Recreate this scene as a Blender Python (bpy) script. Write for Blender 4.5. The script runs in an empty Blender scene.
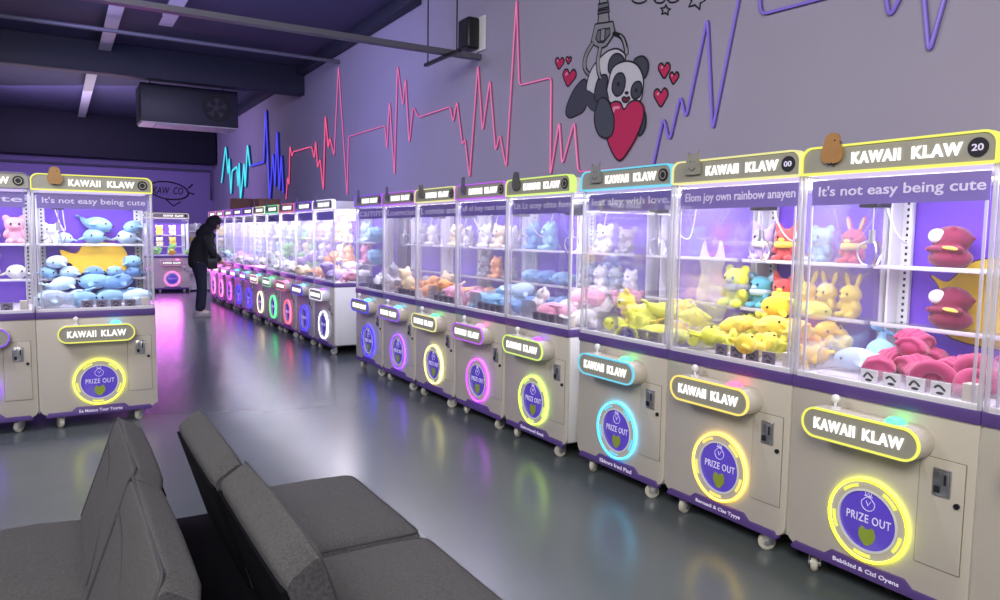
import bpy, bmesh, math, random
from mathutils import Vector, Matrix, noise
random.seed(7)
COL = bpy.context.scene.collection
SC = bpy.context.scene
PI = math.pi

# ------------------------------------------------------------------ camera
F, PSI, TH, RO, EYE = 736.41, .5425, .0888, .0138, 1.54
fw = Vector((math.sin(PSI)*math.cos(TH), math.cos(PSI)*math.cos(TH), -math.sin(TH)))
r0 = Vector((math.cos(PSI), -math.sin(PSI), 0)); u0 = r0.cross(fw)
rt = r0*math.cos(RO)+u0*math.sin(RO); up = -r0*math.sin(RO)+u0*math.cos(RO)
EYEP = Vector((0, 0, EYE))
cam = bpy.data.cameras.new('camera'); camo = bpy.data.objects.new('camera', cam); COL.objects.link(camo)
camo.matrix_world = Matrix(((rt.x, up.x, -fw.x, 0), (rt.y, up.y, -fw.y, 0), (rt.z, up.z, -fw.z, EYE), (0, 0, 0, 1)))
cam.sensor_width = 36; cam.sensor_fit = 'HORIZONTAL'; cam.lens = F/1000*36; cam.clip_start = .02
SC.camera = camo

def at(ax, v, x, y):
    """point of a known wall / floor plane that the survey pixel x, y falls on"""
    d = fw + rt*((x-500)/F) + up*((300-y)/F)
    return EYEP + d*((v-EYEP[ax])/d[ax])

# ------------------------------------------------------------------ materials
MAT = {}
def lin(c):
    return tuple((x/12.92 if x <= .04045 else ((x+.055)/1.055)**2.4) for x in (v/255 for v in c))
def mat(name, rgb, rough=.5, metal=0, noise_amt=0, nscale=20, bump=0, bscale=200, spec=.5, emit=None, es=1, coat=0, sheen=0):
    if name in MAT: return MAT[name]
    m = bpy.data.materials.new(name); m.use_nodes = True
    nt = m.node_tree; b = nt.nodes['Principled BSDF']
    c = lin(rgb) + (1,)
    b.inputs['Base Color'].default_value = c
    b.inputs['Roughness'].default_value = rough
    b.inputs['Metallic'].default_value = metal
    b.inputs['Specular IOR Level'].default_value = spec
    if coat: b.inputs['Coat Weight'].default_value = coat
    if sheen: b.inputs['Sheen Weight'].default_value = sheen
    if emit:
        b.inputs['Emission Color'].default_value = lin(emit)+(1,); b.inputs['Emission Strength'].default_value = es
    tc = nt.nodes.new('ShaderNodeTexCoord')
    if noise_amt:
        n = nt.nodes.new('ShaderNodeTexNoise'); n.inputs['Scale'].default_value = nscale; n.inputs['Detail'].default_value = 5
        nt.links.new(tc.outputs['Object'], n.inputs['Vector'])
        r = nt.nodes.new('ShaderNodeMapRange')
        r.inputs['From Min'].default_value = .25; r.inputs['From Max'].default_value = .75
        r.inputs['To Min'].default_value = 1-noise_amt; r.inputs['To Max'].default_value = 1+noise_amt
        nt.links.new(n.outputs['Fac'], r.inputs['Value'])
        h = nt.nodes.new('ShaderNodeHueSaturation'); h.inputs['Color'].default_value = c
        nt.links.new(r.outputs['Result'], h.inputs['Value']); nt.links.new(h.outputs['Color'], b.inputs['Base Color'])
    if bump:
        n2 = nt.nodes.new('ShaderNodeTexNoise'); n2.inputs['Scale'].default_value = bscale; n2.inputs['Detail'].default_value = 3
        nt.links.new(tc.outputs['Object'], n2.inputs['Vector'])
        bp = nt.nodes.new('ShaderNodeBump'); bp.inputs['Strength'].default_value = bump; bp.inputs['Distance'].default_value = .01
        nt.links.new(n2.outputs['Fac'], bp.inputs['Height']); nt.links.new(bp.outputs['Normal'], b.inputs['Normal'])
    MAT[name] = m
    return m
def glow(name, rgb, s):
    if name in MAT: return MAT[name]
    m = mat(name, tuple(int(v*.5) for v in rgb), .4, emit=rgb, es=s)
    return m
def clear(name, tint=(1, 1, 1), refl=.55, milk=0.0, milkc=(.8, .8, .9)):
    if name in MAT: return MAT[name]
    m = bpy.data.materials.new(name); m.use_nodes = True; nt = m.node_tree; nt.nodes.clear()
    out = nt.nodes.new('ShaderNodeOutputMaterial')
    tr = nt.nodes.new('ShaderNodeBsdfTransparent'); tr.inputs['Color'].default_value = tint+(1,)
    gl = nt.nodes.new('ShaderNodeBsdfGlossy'); gl.inputs['Roughness'].default_value = .03
    fr = nt.nodes.new('ShaderNodeFresnel'); fr.inputs['IOR'].default_value = 1.4
    mu = nt.nodes.new('ShaderNodeMath'); mu.operation = 'MULTIPLY'; mu.inputs[1].default_value = refl
    nt.links.new(fr.outputs[0], mu.inputs[0])
    mx = nt.nodes.new('ShaderNodeMixShader'); nt.links.new(mu.outputs[0], mx.inputs[0])
    nt.links.new(gl.outputs[0], mx.inputs[2])
    if milk:
        df = nt.nodes.new('ShaderNodeBsdfDiffuse'); df.inputs['Color'].default_value = milkc+(1,)
        m2 = nt.nodes.new('ShaderNodeMixShader'); m2.inputs[0].default_value = milk
        nt.links.new(tr.outputs[0], m2.inputs[1]); nt.links.new(df.outputs[0], m2.inputs[2])
        nt.links.new(m2.outputs[0], mx.inputs[1])
    else: nt.links.new(tr.outputs[0], mx.inputs[1])
    nt.links.new(mx.outputs[0], out.inputs[0])
    MAT[name] = m
    return m

CREAM = mat('cream_paint', (203, 195, 184), .38, noise_amt=.03, nscale=6)
PURPLE = mat('purple_trim', (92, 68, 136), .4, noise_amt=.04, nscale=8)
BANNER = mat('banner_violet', (138, 118, 206), .4, noise_amt=.04)
BACKP = mat('violet_back_panel', (128, 78, 224), .35, noise_amt=.06, nscale=3)
DISC = mat('prize_disc_violet', (94, 72, 196), .18, noise_amt=.05, coat=.5, emit=(94, 72, 196), es=.25)
PLATE = mat('grey_sign_plate', (158, 155, 144), .4, noise_amt=.03)
WHITEP = mat('white_paint', (232, 232, 235), .4, noise_amt=.02)
DECK = mat('white_deck', (225, 222, 232), .35, noise_amt=.03)
STEEL = mat('brushed_steel', (190, 190, 195), .3, metal=.9, noise_amt=.08, nscale=60)
DARK = mat('black_plastic', (24, 24, 28), .4, noise_amt=.1)
RUBBER = mat('pale_caster_rubber', (206, 202, 190), .5, noise_amt=.08)
INK = mat('dark_ink', (30, 28, 40), .6, noise_amt=.05)
PALETXT = mat('pale_lettering', (226, 218, 246), .5, noise_amt=.02, emit=(226, 218, 246), es=.22)
WTXT = glow('lit_white_lettering', (255, 255, 250), 1.25)
LAMPM = glow('white_lamp_tube', (225, 208, 255), .95)
GLASS = clear('clear_glass', (.988, .985, .994), .4, .028, (.85, .83, .97))
SGLASS = clear('side_glass', (.99, .988, .995), .22, .04, (.85, .83, .97))
ACRYL = clear('milky_acrylic', (.97, .96, 1.0), .8, .22, (.86, .84, .93))
POSTM = clear('acrylic_post', (.95, .95, 1.0), .9, .55, (.86, .84, .92))
SEAM = mat('panel_gap', (120, 114, 104), .6, noise_amt=.05)
LED = {
 'yellow': glow('led_yellow', (226, 226, 96), 1.15), 'amber': glow('led_amber', (240, 218, 110), 1.15), 'cyan': glow('led_cyan', (110, 205, 232), 1.05),
 'lime': glow('led_lime', (208, 236, 120), 1.1), 'magenta': glow('led_magenta', (190, 96, 232), 1.0), 'pale': glow('led_pale_yellow', (228, 224, 150), 1.05),
 'violet': glow('led_violet', (140, 84, 240), 1.0), 'blue': glow('led_blue', (72, 66, 236), 1.0), 'white': glow('led_white', (240, 238, 255), 1.2),
 'red': glow('led_red', (240, 110, 130), 1.0), 'green': glow('led_green', (110, 236, 150), 1.1), 'pink': glow('led_pink', (240, 140, 205), 1.0),
 'ivory': glow('led_ivory', (244, 238, 195), 1.1), 'dim': glow('led_dim_lilac', (150, 140, 190), .35)}
HALO = {'dim': (120, 90, 220), 'yellow': (220, 230, 60), 'amber': (240, 205, 80), 'cyan': (70, 190, 240), 'lime': (190, 240, 80), 'magenta': (190, 70, 240), 'pale': (235, 230, 130), 'violet': (120, 60, 250), 'blue': (50, 40, 250),
 'white': (235, 235, 255), 'red': (250, 80, 110), 'green': (70, 240, 120), 'pink': (250, 100, 190), 'ivory': (245, 235, 170)}
# ------------------------------------------------------------------ mesh building
class MB:
    def __init__(s): s.bm = bmesh.new()
    def box(s, x0, x1, y0, y1, z0, z1, bev=0, seg=2, M=None):
        t = bmesh.new(); bmesh.ops.create_cube(t, size=1)
        for v in t.verts: v.co = Vector(((x0+x1)/2+v.co.x*(x1-x0), (y0+y1)/2+v.co.y*(y1-y0), (z0+z1)/2+v.co.z*(z1-z0)))
        if bev: bmesh.ops.bevel(t, geom=t.edges[:]+t.verts[:], offset=bev, segments=seg, profile=.5, affect='EDGES')
        return s.add(t, M)
    def add(s, t, M=None):
        if M is not None: bmesh.ops.transform(t, matrix=M, verts=t.verts)
        me = bpy.data.meshes.new('tmp'); t.to_mesh(me); t.free(); s.bm.from_mesh(me); bpy.data.meshes.remove(me)
        return s
    def prism(s, poly, y0, y1, bev=0, M=None):
        """poly in the x-z plane, extruded along y"""
        t = bmesh.new(); vs = [t.verts.new((x, y0, z)) for x, z in poly]
        f = t.faces.new(vs); r = bmesh.ops.extrude_face_region(t, geom=[f])
        for v in r['geom']:
            if isinstance(v, bmesh.types.BMVert): v.co.y = y1
        bmesh.ops.recalc_face_normals(t, faces=t.faces)
        if bev:
            eg = [e for e in t.edges if abs(e.verts[0].co.y-y0) < 1e-6 and abs(e.verts[1].co.y-y0) < 1e-6]
            bmesh.ops.bevel(t, geom=eg, offset=bev, segments=2, profile=.5, affect='EDGES')
        return s.add(t, M)
    def ring(s, outer, inner, y0, y1, M=None):
        t = bmesh.new(); n = len(outer)
        A = [t.verts.new((x, y0, z)) for x, z in outer]; B = [t.verts.new((x, y0, z)) for x, z in inner]
        C = [t.verts.new((x, y1, z)) for x, z in outer]; D = [t.verts.new((x, y1, z)) for x, z in inner]
        for i in range(n):
            j = (i+1) % n
            for q in ((A[i], A[j], B[j], B[i]), (C[j], C[i], D[i], D[j]), (A[j], A[i], C[i], C[j]), (B[i], B[j], D[j], D[i])): t.faces.new(q)
        bmesh.ops.recalc_face_normals(t, faces=t.faces)
        return s.add(t, M)
    def cyl(s, c, r, h, axis='Z', r2=None, n=20, bev=0):
        t = bmesh.new(); bmesh.ops.create_cone(t, cap_ends=True, segments=n, radius1=r, radius2=r if r2 is None else r2, depth=h)
        if bev: bmesh.ops.bevel(t, geom=[e for e in t.edges if len(e.link_faces) == 2 and any(len(f.verts) > 4 for f in e.link_faces)], offset=bev, segments=2, affect='EDGES')
        M = Matrix.Translation(c)
        if axis == 'X': M = M @ Matrix.Rotation(PI/2, 4, 'Y')
        if axis == 'Y': M = M @ Matrix.Rotation(PI/2, 4, 'X')
        return s.add(t, M)
    def ell(s, c, r, rot=None, u=16, v=10):
        t = bmesh.new(); bmesh.ops.create_uvsphere(t, u_segments=u, v_segments=v, radius=1)
        M = Matrix.Translation(c)
        if rot is not None: M = M @ rot
        M = M @ Matrix.Diagonal((r[0], r[1], r[2], 1))
        return s.add(t, M)
    def tube(s, pts, r, n=8, closed=False):
        pts = [Vector(p) for p in pts]; t = bmesh.new(); rings = []; N = len(pts); prev = None
        for i, p in enumerate(pts):
            if closed: d = pts[(i+1) % N]-pts[i-1]
            else: d = pts[min(i+1, N-1)]-pts[max(i-1, 0)]
            d = d.normalized() if d.length else Vector((0, 0, 1))
            if prev is None:
                a = d.cross(Vector((0, 0, 1)))
                if a.length < .05: a = d.cross(Vector((0, 1, 0)))
            else: a = prev - d*prev.dot(d)
            a.normalize(); prev = a; b = d.cross(a)
            rr = r[i] if isinstance(r, (list, tuple)) else r
            rings.append([t.verts.new(p+(a*math.cos(2*PI*k/n)+b*math.sin(2*PI*k/n))*rr) for k in range(n)])
        for i in range(N if closed else N-1):
            A, B = rings[i], rings[(i+1) % N]
            for k in range(n): t.faces.new((A[k], A[(k+1) % n], B[(k+1) % n], B[k]))
        if not closed:
            t.faces.new(rings[0][::-1]); t.faces.new(rings[-1])
        bmesh.ops.recalc_face_normals(t, faces=t.faces)
        return s.add(t)
    def mesh(s, name, smooth=True, ang=40):
        me = bpy.data.meshes.new(name); s.bm.to_mesh(me); s.bm.free()
        if smooth:
            for p in me.polygons: p.use_smooth = True
            me.set_sharp_from_angle(angle=math.radians(ang))
        me.materials.append(None)
        return me

CACHE = {}
def cached(key, fn):
    if key not in CACHE: CACHE[key] = fn()
    return CACHE[key]
def obj(name, me, m, parent=None, loc=None, rz=None):
    if isinstance(me, MB): me = me.mesh(name)
    o = bpy.data.objects.new(name, me); COL.objects.link(o)
    o.material_slots[0].link = 'OBJECT'; o.material_slots[0].material = m
    if parent: o.parent = parent
    if loc is not None: o.location = loc
    if rz is not None: o.rotation_euler = (0, 0, rz)
    return o
def tag(o, label, cat, group=None):
    o['label'] = label; o['category'] = cat
    if group: o['group'] = group
    return o
def thing(name, label, cat, loc=(0, 0, 0), rz=0, group=None):
    o = bpy.data.objects.new(name, None); COL.objects.link(o); o.location = loc; o.rotation_euler = (0, 0, rz)
    o.empty_display_size = .1
    return tag(o, label, cat, group)
def struct(name, me, m):
    o = obj(name, me, m); o['kind'] = 'structure'; return o

def rrect(x0, x1, z0, z1, r, n=6):
    """rounded rectangle; r = radius or (bl, br, tr, tl)"""
    if not isinstance(r, tuple): r = (r,)*4
    P = []
    for (cx, cz, a0, rr) in ((x0+r[0], z0+r[0], PI, r[0]), (x1-r[1], z0+r[1], 1.5*PI, r[1]), (x1-r[2], z1-r[2], 0, r[2]), (x0+r[3], z1-r[3], .5*PI, r[3])):
        for i in range(n+1):
            a = a0+PI/2*i/n; P.append((cx+rr*math.cos(a), cz+rr*math.sin(a)))
    return P
def circ(cx, cz, r, n=40, rz=None):
    return [(cx+r*math.cos(2*PI*i/n), cz+(rz or r)*math.sin(2*PI*i/n)) for i in range(n)]
def smooth_closed(P, k=5):
    out = []; n = len(P)
    for i in range(n):
        p0, p1, p2, p3 = [Vector(P[(i+j-1) % n]) for j in range(4)]
        for s in range(k):
            t = s/k
            out.append(tuple(.5*((2*p1)+(p2-p0)*t+(2*p0-5*p1+4*p2-p3)*t*t+(3*p1-p0-3*p2+p3)*t**3)))
    return out
def catmull(P, k=6):
    P = [Vector(p) for p in P]; out = []
    Q = [P[0]]+P+[P[-1]]
    for i in range(len(P)-1):
        p0, p1, p2, p3 = Q[i:i+4]
        for s in range(k):
            t = s/k
            out.append(.5*((2*p1)+(p2-p0)*t+(2*p0-5*p1+4*p2-p3)*t*t+(3*p1-p0-3*p2+p3)*t**3))
    out.append(P[-1]); return out
def rounded_path(P, r, k=4):
    """polyline with its corners rounded"""
    P = [Vector(p) for p in P]; out = [P[0]]
    for i in range(1, len(P)-1):
        a, b, c = P[i-1], P[i], P[i+1]
        d1 = (a-b); d2 = (c-b); q = min(r, d1.length*.45, d2.length*.45)
        s = b+d1.normalized()*q; e = b+d2.normalized()*q
        for j in range(k+1):
            t = j/k; out.append((1-t)**2*s+2*t*(1-t)*b+t*t*e)
    out.append(P[-1]); return out
def text_mesh(key, s, w, h, bold=.02, depth=.003, shear=0, spacing=1.0):
    """lettering w x h metres, centred, standing in the x-z plane and facing -y"""
    def f():
        c = bpy.data.curves.new('lettering', 'FONT'); c.body = s; c.size = 1; c.offset = bold; c.extrude = .5; c.shear = shear
        c.resolution_u = 3; c.space_character = spacing; c.align_x = 'CENTER'; c.align_y = 'CENTER'
        o = bpy.data.objects.new('lettering', c); COL.objects.link(o)
        dg = bpy.context.evaluated_depsgraph_get(); me = bpy.data.meshes.new_from_object(o.evaluated_get(dg))
        bpy.data.objects.remove(o)
        xs = [v.co.x for v in me.vertices]; ys = [v.co.y for v in me.vertices]
        cx, cy = (min(xs)+max(xs))/2, (min(ys)+max(ys))/2; sx = w/(max(xs)-min(xs)); sy = h/(max(ys)-min(ys))
        for v in me.vertices:
            x, y, z = v.co; v.co = ((x-cx)*sx, -z*depth*2, (y-cy)*sy)
        me.materials.clear(); me.materials.append(None)
        return me
    return cached(('text', key), f)

def words(key, s, w, h, gap, parent, x, y, z, bold, depth, spacing):
    """each word of a sign is a piece of lettering of its own"""
    ws = s.split(); n = sum(len(q)-.75*q.count('I')+.35*q.count('W') for q in ws); cur = x-w/2
    for q in ws:
        k = (w-gap*(len(ws)-1))*(len(q)-.75*q.count('I')+.35*q.count('W'))/n
        obj('lettering', text_mesh((key, q), q, k, h, bold, depth, spacing=spacing), WTXT, parent, (cur+k/2, y, z)); cur += k+gap

# ------------------------------------------------------------------ plush toys
def remeshed(mb, vox=.006, smooth=3):
    me = mb.mesh('plush'); o = bpy.data.objects.new('tmp', me); COL.objects.link(o)
    rm = o.modifiers.new('r', 'REMESH'); rm.mode = 'VOXEL'; rm.voxel_size = vox
    sm = o.modifiers.new('s', 'SMOOTH'); sm.iterations = smooth; sm.factor = .5
    dg = bpy.context.evaluated_depsgraph_get(); m2 = bpy.data.meshes.new_from_object(o.evaluated_get(dg))
    bpy.data.objects.remove(o)
    for p in m2.polygons: p.use_smooth = True
    m2.materials.clear(); m2.materials.append(None)
    return m2
RX = lambda a: Matrix.Rotation(math.radians(a), 4, 'X')
RY = lambda a: Matrix.Rotation(math.radians(a), 4, 'Y')
RZ = lambda a: Matrix.Rotation(math.radians(a), 4, 'Z')
def plush_body(kind):
    """sitting toys about 0.2 m high facing -y, base at z = 0"""
    b = MB()
    if kind in ('bunny', 'bear', 'fox', 'mouse'):
        b.ell((0, .005, .05), (.05, .045, .055)); b.ell((0, -.008, .122), (.058, .05, .048))
        for s in (-1, 1):
            b.ell((s*.034, -.045, .018), (.02, .032, .018)); b.ell((s*.045, -.02, .068), (.016, .02, .03), RY(s*-28))
            if kind == 'bunny': b.ell((s*.034, .004, .192), (.014, .009, .046), RY(s*18))
            if kind == 'bear': b.ell((s*.044, 0, .163), (.022, .012, .022))
            if kind == 'mouse': b.ell((s*.066, .004, .16), (.034, .011, .026), RY(s*-35))
            if kind == 'fox':
                b.tube([(s*.03, 0, .145), (s*.045, 0, .175), (s*.058, .003, .215)], [.026, .02, .004], 8)
        if kind == 'fox': b.tube([(0, .04, .03), (.03, .075, .05), (.05, .08, .1)], [.018, .03, .008], 8)
        else: b.ell((0, .05, .03), (.016, .016, .016))
        return remeshed(b)
    if kind == 'whale':      # plump lying toy with fins and a tail
        b.ell((0, 0, .052), (.062, .09, .05)); b.tube([(0, .07, .05), (0, .11, .06), (0, .135, .075)], [.035, .02, .012], 8)
        for s in (-1, 1):
            b.ell((s*.068, -.01, .04), (.034, .02, .009), RY(s*20)); b.ell((s*.026, .145, .082), (.03, .016, .008), RZ(s*-25))
        return remeshed(b)
    if kind == 'shell':      # rounded toy with a shell of folds
        b.ell((0, 0, .05), (.07, .065, .05))
        for k in range(5): b.tube([(-.062+.0*k, -.05+.028*k, .05), (-.04, -.05+.026*k, .088-.004*abs(k-2)), (0, -.05+.025*k, .104-.006*abs(k-2)), (.04, -.05+.026*k, .088-.004*abs(k-2)), (.062, -.05+.028*k, .05)], .013, 6)
        return remeshed(b)
    if kind == 'arch':       # long soft toy bent into an arch
        b.tube(catmull([(-.085, 0, .01), (-.075, 0, .07), (-.03, 0, .108), (.03, 0, .108), (.075, 0, .07), (.085, 0, .01)]), .034, 10)
        b.ell((-.085, -.005, .025), (.042, .04, .025)); b.ell((.085, -.005, .025), (.042, .04, .025))
        return remeshed(b)
    if kind == 'burger':     # two stacked round buns with a deep crease
        b.ell((0, 0, .045), (.085, .07, .046)); b.ell((0, .005, .12), (.078, .066, .058))
        for k in range(7): b.ell((-.06+.02*k, -.035-.022*math.cos((k-3)/3.2), .082), (.016, .016, .012))
        for k in range(5): b.ell((.02+.012*k, -.03+.012*k, .165-.01*k), (.018, .014, .012))
        return remeshed(b)
    if kind == 'star':       # soft five pointed cushion lying on its back
        for k in range(5):
            a = 2*PI*k/5; b.tube([(0, 0, .04), (.05*math.cos(a), .05*math.sin(a), .04), (.1*math.cos(a), .1*math.sin(a), .034)], [.042, .036, .012], 8)
        return remeshed(b)
FUR = {}
def fur(rgb):
    k = 'plush_%d_%d_%d' % rgb
    return mat(k, rgb, .85, noise_amt=.08, nscale=40, bump=.25, bscale=350, spec=.2, sheen=.3)
CN = {'yellow': (238, 214, 84), 'lime': (222, 226, 84), 'golden yellow': (246, 200, 44), 'red': (206, 84, 82), 'magenta': (172, 58, 104), 'sky blue': (136, 180, 216), 'blue': (108, 150, 204),
      'teal': (96, 176, 196), 'lilac': (190, 170, 220), 'pink': (228, 160, 186), 'white': (228, 226, 228), 'grey': (150, 150, 158), 'orange': (236, 170, 110), 'cream': (232, 214, 180),
      'green': (130, 186, 110), 'crimson': (124, 38, 68), 'pale blue': (186, 212, 232), 'brown': (150, 106, 72)}
EYE_M = mat('toy_eye', (24, 20, 24), .2, noise_amt=.05)
def toy(kind, col, scale, world, rz, label, group=None, tilt=None, detail=True, accent=None):
    me = cached(('plush', kind), lambda: plush_body(kind))
    nm = {'bunny': 'plush_bunny', 'bear': 'plush_bear', 'fox': 'plush_fox', 'mouse': 'plush_mouse', 'whale': 'plush_whale', 'shell': 'plush_shell', 'arch': 'plush_noodle', 'burger': 'plush_bun', 'star': 'plush_star'}[kind]
    o = obj(nm, me, fur(CN[col])); o.location = world; o.scale = (scale,)*3
    o.rotation_mode = 'XYZ'; o.rotation_euler = (math.radians(tilt[0]) if tilt else 0, math.radians(tilt[1]) if tilt else 0, rz)
    tag(o, label, 'plush toy', group)
    if not detail: return o
    if kind in ('bunny', 'bear', 'fox', 'mouse'):
        for s in (-1, 1):
            e = obj('eye', cached(('eye', s), lambda s=s: MB().ell((s*.022, -.054, .127), (.006, .005, .008), None, 8, 6).mesh('eye')), EYE_M, o)
        obj('muzzle', cached('muzzle', lambda: MB().ell((0, -.056, .112), (.016, .008, .011), None, 10, 8).mesh('muzzle')), fur(CN[accent] if accent else tuple(min(255, int(v*1.08)) for v in CN[col])), o)
        if accent:
            obj('collar', cached('collar', lambda: remeshed(MB().tube([(.042*math.cos(a), -.005+.045*math.sin(a), .088) for a in [2*PI*i/14 for i in range(14)]], .019, 8, True))), fur(CN[accent]), o)
        if kind in ('mouse', 'bunny') and accent:
            for s in (-1, 1):
                pe = MB()
                if kind == 'mouse': pe.ell((s*.068, -.004, .161), (.022, .006, .016), RY(s*-35))
                else: pe.ell((s*.0345, -.004, .194), (.008, .004, .032), RY(s*18))
                obj('inner_ear', cached(('inner', kind, s), lambda: pe.mesh('inner_ear')), fur(CN[accent]), o)
    elif kind == 'whale':
        for s in (-1, 1): obj('eye', cached(('weye', s), lambda s=s: MB().ell((s*.036, -.074, .06), (.006, .006, .007), None, 8, 6).mesh('eye')), EYE_M, o)
    elif kind == 'burger':
        obj('white_patch', cached('patch', lambda: MB().ell((-.035, -.045, .135), (.034, .02, .03)).mesh('patch')), fur(CN['white']), o)
        obj('yellow_beak', cached('beak', lambda: MB().ell((.028, -.05, .086), (.035, .03, .009), RY(8)).mesh('beak')), fur(CN['yellow']), o)
    return o

# ------------------------------------------------------------------ claw machine
W2 = .4085
def mascot_poly(kind):
    if kind == 'chick': return smooth_closed([(-.03, 0), (.03, 0), (.05, .03), (.045, .065), (.035, .085), (.03, .115), (0, .13), (-.03, .118), (-.04, .09), (-.052, .05), (-.048, .02)], 3)
    if kind == 'cat': return [(-.05, 0), (.05, 0), (.058, .03), (.045, .07), (.04, .085), (.042, .125), (.022, .105), (-.018, .103), (-.036, .12), (-.036, .085), (-.045, .07), (-.06, .03)]
    if kind == 'tall': return [(-.03, 0), (.03, 0), (.036, .05), (.022, .08), (.022, .13), (.008, .14), (.002, .09), (-.006, .09), (-.01, .135), (-.022, .13), (-.022, .08), (-.036, .05)]
KICK = [(-.365, .092), (.365, .092), (.372, .104), (.352, .128), (.2, .128), (.165, .158), (-.165, .158), (-.2, .128), (-.352, .128), (-.372, .104)]
def machine(px, py, rz, label, led, sign_led=None, button='green', banner='', kick='', badge='', mascot='cat', mascot_col=(150, 146, 138), claw_x=-.12, group=None, light=14.0, detail=True, art=None, text='KAWAII KLAW'):
    t = thing('claw_machine', label, 'claw machine', (px, py, 0), rz, group)
    sl = LED[sign_led or led]; ml = LED[led]
    cab = obj('cabinet', cached('cabinet', lambda: MB().prism(rrect(-W2, W2, .108, .855, (.06, .06, .004, .004)), 0, .85, .006).mesh('cabinet')), CREAM, t)
    for q in (-1, 1): obj('side_panel', cached(('sidep', q), lambda q=q: MB().box(min(q*.4075, q*.4105), max(q*.4075, q*.4105), .012, .845, .13, .853, .001).mesh('sidep')), WHITEP, t)  # pale sides; white paint also stands in for light leaking between machines
    obj('band_trim', cached('band', lambda: MB().box(-.41, .41, -.006, .852, .8552, .907, .003).mesh('band')), PURPLE, t)
    k = obj('kick_plate', cached('kick', lambda: MB().prism(KICK, -.012, .02, .003).mesh('kick')), PURPLE, t)
    if kick:
        o = obj('lettering', text_mesh(('kick', kick), kick, .3, .024, .015, .001), PALETXT, k, (0, -.0135, .124))
    # casters
    for sx in (-1, 1):
        for y in (.052, .79):
            cme = cached(('fork', 'f'), lambda: MB().box(-.03, .03, -.03, .03, .1, .107).box(-.026, -.02, -.03, .022, .034, .1, .002).box(.02, .026, -.03, .022, .034, .1, .002).cyl((0, 0, .094), .02, .016).mesh('fork'))
            a = {(-1, .052): .5, (1, .052): -.35, (-1, .79): .2, (1, .79): -.6}[(sx, y)]
            c = obj('caster', cme, STEEL, t, (sx*.282, y, 0), a+.9*(random.random()-.5))
            obj('wheel', cached('wheel', lambda: MB().cyl((0, -.012, .041), .041, .03, 'X', n=24, bev=.007).mesh('wheel')), RUBBER, c)
            if detail: obj('hub', cached('hub', lambda: MB().cyl((0, -.012, .041), .013, .056, 'X', n=12).mesh('hub')), STEEL, c)
    # prize ring and door
    rg = obj('prize_ring', cached('ringp', lambda: MB().ring(circ(-.005, .345, .168), circ(-.005, .345, .132), -.012, .004).mesh('ringp')), CREAM, t)
    obj('led_outline', cached('ringl', lambda: MB().ring(circ(-.005, .345, .178), circ(-.005, .345, .173), -.02, -.009).mesh('ringl')), glow('ring_'+led, HALO[led], 2.5), rg)
    obj('added_led_halo', cached('ringh', lambda: MB().ring(circ(-.005, .345, .177), circ(-.005, .345, .17), -.0085, -.002).mesh('ringh')), glow('halo_'+led, HALO[led], 8), rg)  # extra glowing strip added to spill the ring's light onto the cabinet
    for q in range(5):
        a0 = math.radians(35+72*q)
        def seg(a0=a0):
            n = 8; P = [(-.005+.158*math.cos(a0+.5*i/n), .345+.158*math.sin(a0+.5*i/n)) for i in range(n+1)]
            Q = [(-.005+.144*math.cos(a0+.5*i/n), .345+.144*math.sin(a0+.5*i/n)) for i in range(n+1)]
            return MB().prism(P+Q[::-1], -.016, -.008).mesh('seg')
        obj('led_segment', cached(('seg', q), seg), ml, rg)
    pd = obj('prize_door', cached('disc', lambda: MB().prism(circ(-.005, .345, .131), -.006, .004, .003).mesh('disc')), DISC, t)
    obj('rim', cached('rim', lambda: MB().ring(circ(-.005, .345, .136), circ(-.005, .345, .127), -.014, .002).mesh('rim')), WHITEP, pd)
    obj('lettering', text_mesh('prize', 'PRIZE OUT', .2, .036, .004, .001, spacing=1.1), PALETXT, pd, (0, -.0072, .352))
    if detail:
        def bag():
            b = MB(); C = [(-.005+.03*math.cos(2*PI*i/20)*(1 if math.sin(2*PI*i/20) < .5 else .8), -.0075, .418+.03*math.sin(2*PI*i/20)) for i in range(20)]
            b.tube(C, .0018, 5, True); b.tube([(-.023, -.0075, .452), (.013, -.0075, .452)], .0018, 5)
            b.tube([(-.02, -.0075, .47), (-.014, -.0075, .45), (-.005, -.0075, .466), (.004, -.0075, .45), (.01, -.0075, .47)], .0018, 5)
            b.tube([(-.014, -.0075, .43), (-.005, -.0075, .41), (.006, -.0075, .43)], .0018, 5)
            return b.mesh('bag')
        obj('bag_emblem', cached('bag', bag), PALETXT, pd)
        obj('fruit_emblem', cached('fruit', lambda: MB().prism(smooth_closed([(-.04, .29), (-.028, .315), (-.005, .305), (.02, .318), (.034, .29), (.028, .26), (-.004, .235), (-.034, .26)], 4), -.0085, -.004).mesh('fruit')), mat('emblem_green', (150, 170, 60), .5, noise_amt=.1), pd)
    # coin door
    cd = obj('coin_door', cached('coind', lambda: MB().prism(rrect(.2, .372, .252, .69, .004), -.005, .002, .002).mesh('coind')), CREAM, t)
    obj('door_gap', cached('coing', lambda: MB().ring(rrect(.1975, .3745, .2495, .6925, .004), rrect(.2, .372, .252, .69, .004), -.0022, .001).mesh('coing')), SEAM, cd)
    obj('coin_slot', cached('slot', lambda: MB().box(.255, .325, -.014, -.003, .545, .655, .004).box(.263, .288, -.019, -.013, .6, .645, .002).box(.295, .318, -.019, -.013, .555, .645, .002).mesh('slot')), STEEL, cd)
    obj('slot_opening', cached('slotd', lambda: MB().box(.302, .311, -.0205, -.018, .595, .635).mesh('slotd')), INK, cd)
    obj('return_opening', cached('slotr', lambda: MB().box(.266, .285, -.0205, -.013, .56, .585).mesh('slotr')), INK, cd)
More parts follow.
